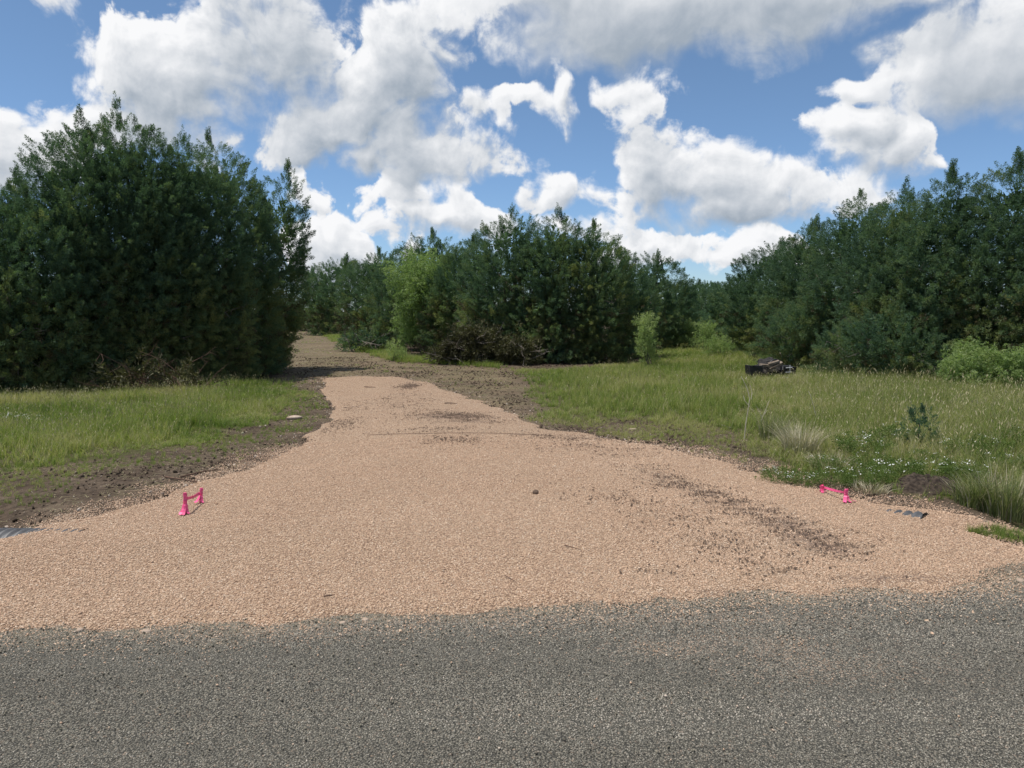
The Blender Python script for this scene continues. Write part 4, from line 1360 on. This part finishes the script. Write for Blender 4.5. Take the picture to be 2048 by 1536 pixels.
def culvert(p0, p1, label, rad_=.17):
    """Corrugated steel pipe with helical ribs from p0 to p1 (axis points)."""
    p0, p1 = Vector(p0), Vector(p1)
    ln = (p1 - p0).length
    n, m_ = 40, int(ln / .011)
    i, j = np.meshgrid(np.arange(m_ + 1), np.arange(n), indexing='ij')
    s = i * ln / m_
    an = 2 * np.pi * j / n
    rr = rad_ + .012 * np.sin(2 * np.pi * s / .068 + an * 1.0)
    vx_ = np.stack([rr * np.cos(an), rr * np.sin(an), s], -1).reshape(-1, 3)
    k = np.arange((m_ + 1) * n).reshape(m_ + 1, n)
    a_, b_, c_, d_ = k[:-1], np.roll(k, -1, 1)[:-1], np.roll(k, -1, 1)[1:], k[1:]
    t_ = np.concatenate([np.stack([a_, b_, c_], -1).reshape(-1, 3), np.stack([a_, c_, d_], -1).reshape(-1, 3)])
    me_ = tri_mesh('culvert_pipe', vx_, t_, True)
    o = link('culvert_pipe', me_, MAT['galv'])
    o.location = p0
    o.rotation_euler = (p1 - p0).to_track_quat('Z', 'Y').to_euler()
    return tag(o, label, 'culvert pipe', 'corrugated culvert pipe ends')


def top_axis(px, py, lift, rad_=.17):
    p = sp(px, py)
    return Vector((p.x, p.y + rad_ * .3, p.z + lift - rad_))


culvert(top_axis(-90, 1090, .10), top_axis(160, 1065, -.004), 'grey corrugated culvert pipe half buried in gravel at the left edge')
culvert(top_axis(1735, 1016, -.022), top_axis(1862, 1038, .026), 'grey corrugated culvert pipe barely showing through gravel right of the drive')


def lump_mesh(name, size, sub=2, rough=.18, flat=1.0):
    v_, f_ = ico(sub)
    nrm = v_.copy()
    k = rng.uniform(-3, 3, (6, 3)); ph = rng.uniform(0, 6.28, 6)
    dsp = sum(np.sin(v_ @ k[i] + ph[i]) for i in range(6)) / 6
    v_ = v_ * (1 + rough * dsp[:, None] * 1.6 + rng.uniform(-rough, rough, (len(v_), 1)) * .45) * np.array(size) / 2
    v_[:, 2] = np.where(v_[:, 2] < 0, v_[:, 2] * flat, v_[:, 2])
    return tri_mesh(name, v_, f_)


def stone(px, py, size, label, mat='rock', name='stone', rz=0.3, group=None, cat='stone'):
    p = sp(px, py)
    o = link(name, lump_mesh(name, size, 2, .16), MAT[mat], None, (p.x, p.y, p.z + size[2] * .28), (rng.uniform(-.1, .1), rng.uniform(-.1, .1), rz))
    return tag(o, label, cat, group)


stone(588, 838, (.25, .16, .075), 'flat tan limestone slab on the bare soil left of the gravel', name='flat_rock', rz=.1, cat='rock')
stone(730, 1242, (.040, .03, .022), 'reddish stone at the seam between gravel and road near the middle')
stone(293, 1266, (.050, .036, .026), 'pale stone on the dusty road edge below the left stakes')
stone(686, 1248, (.040, .03, .02), 'pale grey stone at the road edge left of the reddish one')
stone(2041, 1165, (.055, .04, .03), 'grey stone on the road edge at the right border of the photo')
stone(1071, 988, (.055, .04, .05), 'dark clod of soil alone in the middle of the gravel', 'sod', 'soil_clod', cat='clod')
stone(160, 1262, (.034, .03, .02), 'small pale stone near the left border on the dusty road edge')
stone(1265, 860, (.12, .04, .03), 'pale stone on the brown soil below the bright green grass', rz=-.3)


def stick(px0, py0, px1, py1, r_, label, mat='twig', name='stick', bow=.0, lift=.01, up=None, group=None):
    a_, b_ = sp(px0, py0), sp(px1, py1)
    if up is not None:
        b_ = Vector((a_.x + (px1 - px0) / FPX * a_.y, a_.y + up, a_.z + (py0 - py1) / FPX * a_.y))
    d = b_ - a_
    side = Vector((-d.y, d.x, 0)).normalized()
    pts = []
    for i in range(7):
        t = i / 6
        pts.append(d * t + side * (bow * 4 * t * (1 - t) * d.length + rng.normal(0, .012) * d.length * (0 < i < 6)) + Vector((0, 0, lift + r_ * .6)))
    g = Geo()
    g.tube(pts, [r_ * (1 - .55 * i / 6) * rng.uniform(.9, 1.1) for i in range(7)], 6)
    o = g.build(name, MAT[mat], None, a_)
    return tag(o, label, name.split('_')[-1], group)


stick(331, 957, 394, 967, .010, 'straight brown stick ending at the gravel above the left stakes')
stick(362, 957, 436, 941, .009, 'slightly bent brown stick crossing behind the straight one', bow=.05)
stick(729, 775, 751, 776, .010, 'short dark stick near the far end of the gravel')
stick(890, 808, 914, 809, .010, 'arched dark twig on the gravel below the right-hand soil', bow=.25)
stick(291, 783, 291, 753, .024, 'pale broken stick standing slanted in the reddish twigs', 'stalk', 'broken_stick', up=.15)
stick(286, 786, 338, 796, .020, 'pale grey branch lying in the grass below the broken stick', 'dead', 'fallen_branch', lift=.06)
stick(1440, 852, 1462, 858, .012, 'grey stick on the brown soil left of the tall grass', 'dead')
stick(648, 1197, 670, 1194, .005, 'thin dark twig on the gravel close to the road', 'twig', 'twig')
stick(1130, 1094, 1160, 1102, .004, 'thin dark twig in the middle of the gravel right of the clod', 'twig', 'twig')
stick(1010, 1155, 1032, 1167, .0035, 'thin dark twig on the gravel nearest the middle of the road', 'twig', 'twig')
# the cord across the gravel
pts = [sp(a_, b_) + Vector((0, 0, .014)) for a_, b_ in ((735, 872), (790, 870), (850, 869), (905, 868), (960, 868), (1010, 869), (1060, 871), (1112, 874))]
g = Geo()
g.tube([q - pts[0] for q in pts], .0028, 5)
tag(g.build('cord', MAT['twig'], None, pts[0]), 'thin dark cord lying straight across the gravel drive', 'cord')


# stalks
def dry_stalk(px, py, lines, r_, label):
    p = sp(px, py)
    root = empty('dry_stalk', p, 0, label, 'stalk', 'bare dry stalks in the tall grass')
    for k, ln in enumerate(lines):
        pts = [Vector(((a_ - px) / FPX * p.y, .02 * i, (py - b_) / FPX * p.y)) for i, (a_, b_) in enumerate(ln)]
        g = Geo()
        g.tube(pts, [r_ * (1 - .6 * i / len(pts)) * (1 if k == 0 else .7) for i in range(len(pts))], 5)
        g.build('stem' if k == 0 else 'side_shoot', MAT['stalk'], root)


dry_stalk(1488, 882, [[(1488, 882), (1492, 845), (1496, 820), (1500, 797), (1496, 778), (1488, 760), (1484, 752)], [(1500, 797), (1502, 782), (1499, 770)], [(1497, 812), (1488, 800), (1486, 790)], [(1487, 756), (1491, 752)]], .0065,
          'tall pale forked stalk at the edge of the brown soil')
dry_stalk(1520, 850, [[(1520, 850), (1524, 838), (1533, 818), (1540, 802)], [(1524, 838), (1519, 822), (1513, 812)], [(1528, 828), (1535, 820)]], .005, 'shorter pale branching stalk right of the tall forked one')
dry_stalk(1634, 845, [[(1634, 845), (1628, 815), (1621, 790), (1617, 782)]], .0045, 'single pale stalk leaning left above the dry grass clump')
dry_stalk(1790, 830, [[(1790, 830), (1800, 815), (1812, 803), (1816, 798)]], .0045, 'single pale stalk leaning right in the middle of the tall grass')
dry_stalk(1838, 800, [[(1888, 782), (1884, 760), (1889, 740), (1884, 728)]], .006, 'dark thin stalk at the foot of the junipers') if False else None


# clumps of grass that stand out
def grass_clump(name, px, py, wpx, hpx, n, mat, label, w=.007, lean=.6, seed_mat=None, heads=0.0):
    p = sp(px, py)
    R_, H = wpx / FPX * p.y / 2, hpx / FPX * p.y
    root = empty(name, p, 0, label, 'grass clump', 'separate grass clumps right of the drive')
    for part, cnt, mt in (('blades', n, mat), ('seed_stems', int(n * heads), seed_mat)):
        if not cnt:
            continue
        V_, F_, T_ = [], [], []
        for k in range(cnt):
            ba, rr = rng.uniform(0, 6.283), R_ * .55 * math.sqrt(rng.random())
            h = H * rng.uniform(.5, 1.05) * (1.15 if part == 'seed_stems' else 1)
            vv, ff, _m = blade(h, w * rng.uniform(.6, 1.3), h * lean * rng.uniform(.2, 1.2), ba + rng.normal(0, .6), (rr * math.cos(ba), rr * math.sin(ba)), rng.uniform(-1, 1), 4)
            F_ += [tuple(len(V_) + i for i in q) for q in ff]
            V_ += vv
            T_ += [np.clip(rng.normal(.5, .22), 0, 1)] * len(ff)
        me_ = tri_mesh(part, np.array(V_), np.array(F_))
        attr(me_, 'tint', np.array(T_, np.float32), 'FACE')
        tag(link(part, me_, mt, root), kind='stuff')
    return root


def geo_leaf(name, stops, trans=.35):
    return leaf_mat(name, stops, 'GEOMETRY', trans)


GREEN_BLADE = geo_leaf('green_blade', [(0, (.10, .13, .04)), (.5, (.19, .225, .085)), (1, (.32, .32, .16))])
STRAW_BLADE = geo_leaf('straw_blade', [(0, (.24, .205, .13)), (.5, (.40, .35, .24)), (1, (.56, .51, .38))], .25)
grass_clump('dry_grass_clump', 1598, 905, 120, 78, 420, STRAW_BLADE, 'dry straw coloured grass clump right of the tall forked stalk', .006, .75)
grass_clump('dry_grass_clump', 1660, 938, 150, 42, 240, STRAW_BLADE, 'flattened dry grass below the dry clump, just above white flowers', .006, 1.3)
grass_clump('grass_clump', 2010, 1032, 190, 112, 520, GREEN_BLADE, 'grey-green grass clump with seed stems at the right edge above the ditch', .007, .55, STRAW_BLADE, .25)
grass_clump('grass_clump', 1945, 1012, 120, 78, 300, GREEN_BLADE, 'lower grey-green grass clump left of the one at the right edge', .007, .7, STRAW_BLADE, .15)
grass_clump('grass_clump', 1545, 880, 90, 70, 220, GREEN_BLADE, 'green grass clump between the tall forked stalk and the dry clump', .006, .6, STRAW_BLADE, .3)
grass_clump('dry_grass_clump', 1740, 985, 120, 30, 150, STRAW_BLADE, 'low dead grass between the right stakes and the sod mound', .006, 1.2)


# white wildflowers
def flower_clump(px, py, wpx, hpx, nb, label, group):
    p = sp(px, py)
    R_, H = wpx / FPX * p.y / 2, hpx / FPX * p.y
    root = empty('wildflower_clump', (p.x, p.y, float(gz(p.x, p.y))), 0, label, 'wildflowers', group)
    n = int(60 + 260 * R_)
    a_, rr = rng.uniform(0, 6.283, n), R_ * np.sqrt(rng.random(n))
    P = np.stack([rr * np.cos(a_), rr * np.sin(a_), H * rng.uniform(.0, .62, n) * (1 - .4 * rr / R_)], 1)
    D = np.stack([np.cos(a_) * .5, np.sin(a_) * .5, np.ones(n)], 1) + rng.normal(0, .35, (n, 3))
    D[:, 2] = np.abs(D[:, 2])
    o = tris_object('leaves', [(place_plumes('leafy', P, D, H * rng.uniform(.35, .6, n)), np.clip(rng.normal(.5, .2, n), 0, 1), 0)], [MAT['forb']], root, (0, 0, 0))
    V_, F_ = [], []
    for k in range(int(nb * .8)):                                              # flat heads of small white florets
        an, rad_ = rng.uniform(0, 6.283), R_ * math.sqrt(rng.random())
        c = np.array([rad_ * math.cos(an), rad_ * math.sin(an), H * rng.uniform(.72, 1.08) * (1 - .3 * rad_ / R_)])
        for q in range(rng.integers(2, 6)):
            cc = c + rng.normal(0, 1, 3) * np.array([.018, .018, .006])
            rf = rng.uniform(.0035, .007)
            nn = 6
            k0 = len(V_)
            tl = rng.normal(0, .35, 2)
            V_.append(cc + np.array([0, 0, .003]))
            for i in range(nn):
                t = 2 * math.pi * i / nn
                dx_, dy_ = rf * math.cos(t), rf * math.sin(t)
                V_.append(cc + np.array([dx_, dy_, dx_ * tl[0] + dy_ * tl[1]]))
            F_ += [(k0, k0 + 1 + i, k0 + 1 + (i + 1) % nn) for i in range(nn)]
    tag(link('blossoms', tri_mesh('blossoms', np.array(V_), np.array(F_)), MAT['petal'], root), kind='stuff')


RF, RB, LF = 'white wildflowers along the right gravel edge', 'white wildflowers deeper in the right meadow', 'white wildflowers in the left grass'
for px_, py_, w_, h_, n_, lb in ((1555, 962, 70, 34, 16, 'white wildflowers farthest left along the right gravel edge'), (1603, 972, 70, 36, 12, 'white wildflowers just above the short half buried pink stake'),
                             (1665, 972, 80, 40, 16, 'white wildflowers right behind the right pink stakes'), (1735, 970, 90, 46, 22, 'white wildflowers between the right pink stakes and the sod mound'),
                             (1800, 962, 80, 46, 18, 'white wildflowers at the left end of the dark sod mound'), (1868, 958, 90, 46, 24, 'white wildflowers behind the dark sod mound'),
                             (1930, 960, 80, 44, 18, 'white wildflowers at the right end of the sod mound'), (2000, 945, 80, 44, 10, 'white wildflowers above the grass clump at the right edge'),
                             (1650, 940, 70, 34, 8, 'few white flowers beside the flattened dry grass')):
    flower_clump(px_, py_, w_, h_, n_, lb, RF)
for px_, py_, w_, h_, n_, lb in ((1722, 915, 90, 56, 26, 'dense white wildflowers left of the juniper seedling, in two drifts'), (1788, 895, 60, 52, 14, 'small white flower drift touching the juniper seedling'),
                             (1742, 940, 80, 40, 12, 'white wildflowers below the dense drift, left of the seedling'), (1845, 930, 70, 34, 8, 'few white flowers below the juniper seedling'),
                             (1915, 920, 80, 50, 16, 'white wildflowers right of the juniper seedling'), (1975, 915, 70, 50, 10, 'thin white wildflowers farther right of the seedling'),
                             (2035, 900, 70, 50, 12, 'white wildflowers cut by the right edge of the photo'), (1950, 885, 50, 30, 5, 'thinnest white flowers deep in the right meadow')):
    flower_clump(px_, py_, w_, h_, n_, lb, RB)
for px_, py_, w_, h_, n_, lb in ((20, 850, 60, 26, 20, 'white wildflowers at the left edge of the photo'), (62, 852, 60, 26, 22, 'white wildflowers second from the left edge'),
                             (105, 850, 60, 22, 14, 'white wildflowers at the right end of the left drift'), (15, 825, 40, 20, 6, 'few white flowers above the left drift')):
    flower_clump(px_, py_, w_, h_, n_, lb, LF)

# mound of turned sod
p = sp(1868, 985)
gx_, gy_ = np.meshgrid(np.linspace(-.36, .36, 49), np.linspace(-.24, .24, 33))
bell = np.clip(1 - (gx_ / .36) ** 2 - (gy_ / .24) ** 2, 0, 1) ** .7
hz = bell * (.10 + .16 * N1(gx_ + 3, gy_ + 5, 9, 4) + .07 * N2(gx_, gy_, 26, 2)) - .02
k_ = np.arange(49 * 33).reshape(33, 49)
q_ = np.stack([k_[:-1, :-1], k_[:-1, 1:], k_[1:, 1:], k_[1:, :-1]], -1).reshape(-1, 4)
me_ = tri_mesh('sod_mound', np.stack([gx_.ravel(), gy_.ravel(), hz.ravel()], 1), np.concatenate([q_[:, [0, 1, 2]], q_[:, [0, 2, 3]]]), True)
tag(link('sod_mound', me_, MAT['sod_dark'], None, (p.x, p.y + .15, float(gz(p.x, p.y)) + .02)), 'dark lumpy mound of turned sod at the edge of the right grass', 'mound')
p = sp(300, 775)


# ------------------------------------------------------------------ heaps of cut branches
def branch_mesh(n_side, ln, r_, rnd):
    g = Geo()
    pts = [Vector((0, 0, 0))]
    d = Vector((1, 0, 0))
    for i in range(4):
        d = (d + Vector([rnd.gauss(0, .16) for _ in range(3)])).normalized()
        pts.append(pts[-1] + d * ln / 4)
    g.tube(pts, [r_, r_ * .85, r_ * .65, r_ * .45, r_ * .2], 4, False)
    for k in range(n_side):
        t = rnd.uniform(.25, .95) * 3.99
        b = pts[int(t)].lerp(pts[int(t) + 1], t % 1)
        e = b + (d + Vector([rnd.gauss(0, .7) for _ in range(3)])).normalized() * ln * rnd.uniform(.14, .36)
        g.tube([b, b.lerp(e, .5) + Vector([rnd.gauss(0, .02) for _ in range(3)]), e], [r_ * .4, r_ * .3, r_ * .12], 3, False)
    return g.mesh('branch')


RND = random.Random(5)
BR = [branch_mesh(5, 1.0, .016, RND) for _ in range(6)]
for m_ in BR:
    m_.materials.append(MAT['dead'])
BT = [branch_mesh(7, 1.0, .010, RND) for _ in range(6)]
for m_ in BT:
    m_.materials.append(MAT['twig'])


def brush_pile(px, py, wpx, hpx, nb, meshes, label, foliage, tone_mat, ln=(.7, 1.6), depth=.5, cat='brush pile'):
    p = gp(px, py)
    R_, H = wpx / FPX * p.y / 2, hpx / FPX * p.y
    root = empty('brush_pile', (p.x, p.y + R_ * depth, float(gz(p.x, p.y))), 0, label, cat, 'heaps of cut branches')
    for k in range(nb):
        u = RND.uniform(-1, 1)
        top = H * (1 - u * u) ** .7
        o = link('branch', meshes[k % len(meshes)], None, root)
        z = top * RND.random() ** 1.1
        o.location = (u * R_ * .8, -R_ * depth * RND.uniform(.0, 1.0) * (1 - .6 * z / H), z + .03)
        o.rotation_euler = (RND.uniform(0, 6.28), RND.gauss(-.05, .5), RND.uniform(0, 6.28))
        s = RND.uniform(*ln)
        o.scale = (s, s, s)
    if foliage:
        n = foliage
        u = rng.uniform(-1, 1, n)
        zt = H * (1 - u * u) ** .7 * rng.random(n)
        P = np.stack([u * R_ * .95, -R_ * depth * rng.uniform(-.6, .8, n) * (1 - .6 * zt / H), zt * .95 + .05], 1)
        D = rng.normal(0, .7, (n, 3)) + np.array([0, -.3, -.1])
        D[:, 2] = np.where(P[:, 2] < .4, np.abs(D[:, 2]), D[:, 2])
        tris_object('dead_foliage', [(place_plumes('fine', P, D, rng.uniform(.3, .6, n)), np.clip(rng.normal(.4, .25, n), 0, 1), 0)], [tone_mat], root, (0, 0, 0))
    return root


brush_pile(950, 729, 150, 70, 42, BR, 'big heap of grey cut branches in front of the middle thicket', 520, MAT['juniper_dry'], (.5, 1.1))
brush_pile(1035, 730, 70, 66, 14, BR, 'smaller heap of bare branches right of the big one', 120, MAT['juniper_dry'], (.5, .9))
brush_pile(728, 703, 90, 40, 16, BR, 'low heap of cut juniper boughs beside the trail grass', 150, MAT['juniper'], (.7, 1.3))
brush_pile(300, 790, 230, 46, 60, BT, 'heap of reddish brown twigs under the left junipers', 60, MAT['juniper_dry'], (.5, 1.1), .35)
brush_pile(820, 700, 120, 130, 26, BR, 'tangle of dead limbs leaning in the thicket left of the big heap', 40, MAT['juniper_dry'], (.8, 1.8))
for a_, b_, lb in (((652, 664), (628, 622), 'longer pale bare pole leaning on the far end of the thicket'), ((642, 664), (622, 640), 'shorter pale pole leaning beside the longer one')):
    stick(*a_, *b_, .035, lb, 'dead', 'leaning_pole', up=.5)
stick(602, 660, 616, 660, .04, 'pale cut log lying far along the dirt trail', 'stalk', 'cut_log')


# ------------------------------------------------------------------ black scrap at the foot of the right junipers
def scrap_at(px, py):
    p = gp(px, py)
    return Vector((p.x, p.y, float(gz(p.x, p.y)) - .05))


g0 = scrap_at(1507, 758)
K = g0.y / FPX                                                       # metres per pixel there
GS = 'black scrap in the meadow'
root = empty('plastic_bin', g0, .25, 'black open plastic bin at the left end of the scrap heap', 'bin', GS)
bw, bh = 24 * K, 31 * K
for nm, c, s, r_ in (('front_panel', (0, -bw * .42, bh / 2), (bw, .02, bh), (.08, 0, 0)), ('back_panel', (0, bw * .42, bh * .45), (bw, .02, bh * .9), (-.08, 0, 0)),
                     ('side_panel', (-bw / 2, 0, bh * .52), (.02, bw * .8, bh * 1.04), (0, -.10, 0)), ('side_panel', (bw / 2, 0, bh * .42), (.02, bw * .8, bh * .84), (0, .16, 0)), ('rim', (-.02, -bw * .46, bh * .98), (bw * .9, .035, .035), (0, .04, 0))):
    g = Geo()
    g.box(c, s, r_)
    g.build(nm, MAT['black'], root)
p = scrap_at(1560, 757)
me_ = lump_mesh('scrap_heap', (80 * K, .8, 66 * K), 4, .42, .6)
tag(link('scrap_heap', me_, MAT['char'], None, p + Vector((0, .35, .08))), 'black charred heap of scrap in the grass beside the junipers', 'scrap', GS)
p = scrap_at(1535, 757)
for dx_, z_, l_, rz, ry, lb in ((-2, 30, 34, .3, .10, 'weathered board lying on top of the black scrap'), (6, 22, 20, -.1, -.05, 'short brown board propped in front of the black scrap'), (14, 30, 30, .1, -.42, 'weathered board slanting down to the right on the scrap'),
                            (10, 36, 22, .0, -.3, 'upper short board slanting on the black scrap')):
    g = Geo()
    g.box((0, 0, 0), (l_ * K, .10, 4.5 * K), None, .006, RND)
    tag(g.build('board', MAT['board'], None, p + Vector((dx_ * K, -.05, z_ * K)), (.2, ry, rz)), lb, 'board', GS)
p = scrap_at(1548, 757)
g = Geo()                                                            # the hoop that stands up out of the heap
g.tube([(16 * K * math.cos(t), .06 * math.sin(t * 2), 25 * K + 16 * K * math.sin(t)) for t in np.linspace(-.3, math.pi + .3, 15)], .022, 7)
tag(g.build('hose_loop', MAT['black'], None, p + Vector((4 * K, .1, 0))), 'black hose standing up as a loop out of the scrap heap', 'hose', GS)
root = empty('wire_rack', scrap_at(1576, 756) + Vector((0, -.12, 0)), 0, 'pale wire rack leaning against the right end of the scrap', 'rack', GS)
for z_ in (17, 26):
    g = Geo(); g.tube([(-9 * K, 0, z_ * K), (4 * K, 0, z_ * K + .01)], .010, 5); g.build('rail', MAT['wire'], root)
for x_ in (0,):
    g = Geo(); g.tube([(x_, 0, 0), (x_, .02, 32 * K)], .010, 5); g.build('upright', MAT['wire'], root)
p = scrap_at(1587, 757)
g = Geo(); g.box((0, 0, 14 * K), (26 * K, .3, 30 * K), (.1, .06, .2), .02, RND)
o = tag(g.build('melted_crate', MAT['black'], None, p + Vector((-8 * K, .25, 0))), 'dark slumped crate behind the pale wire rack', 'crate', GS)
p = scrap_at(1564, 760)
g = Geo(); g.tube([(0, 0, 0), (2 * K, 0, 6 * K), (3 * K, 0, 12 * K)], [.03, .025, .02], 6)
tag(g.build('pale_rag', MAT['petal'], None, p + Vector((0, -.25, 0))), 'small pale scrap of plastic sticking up in front of the heap', 'plastic', GS)
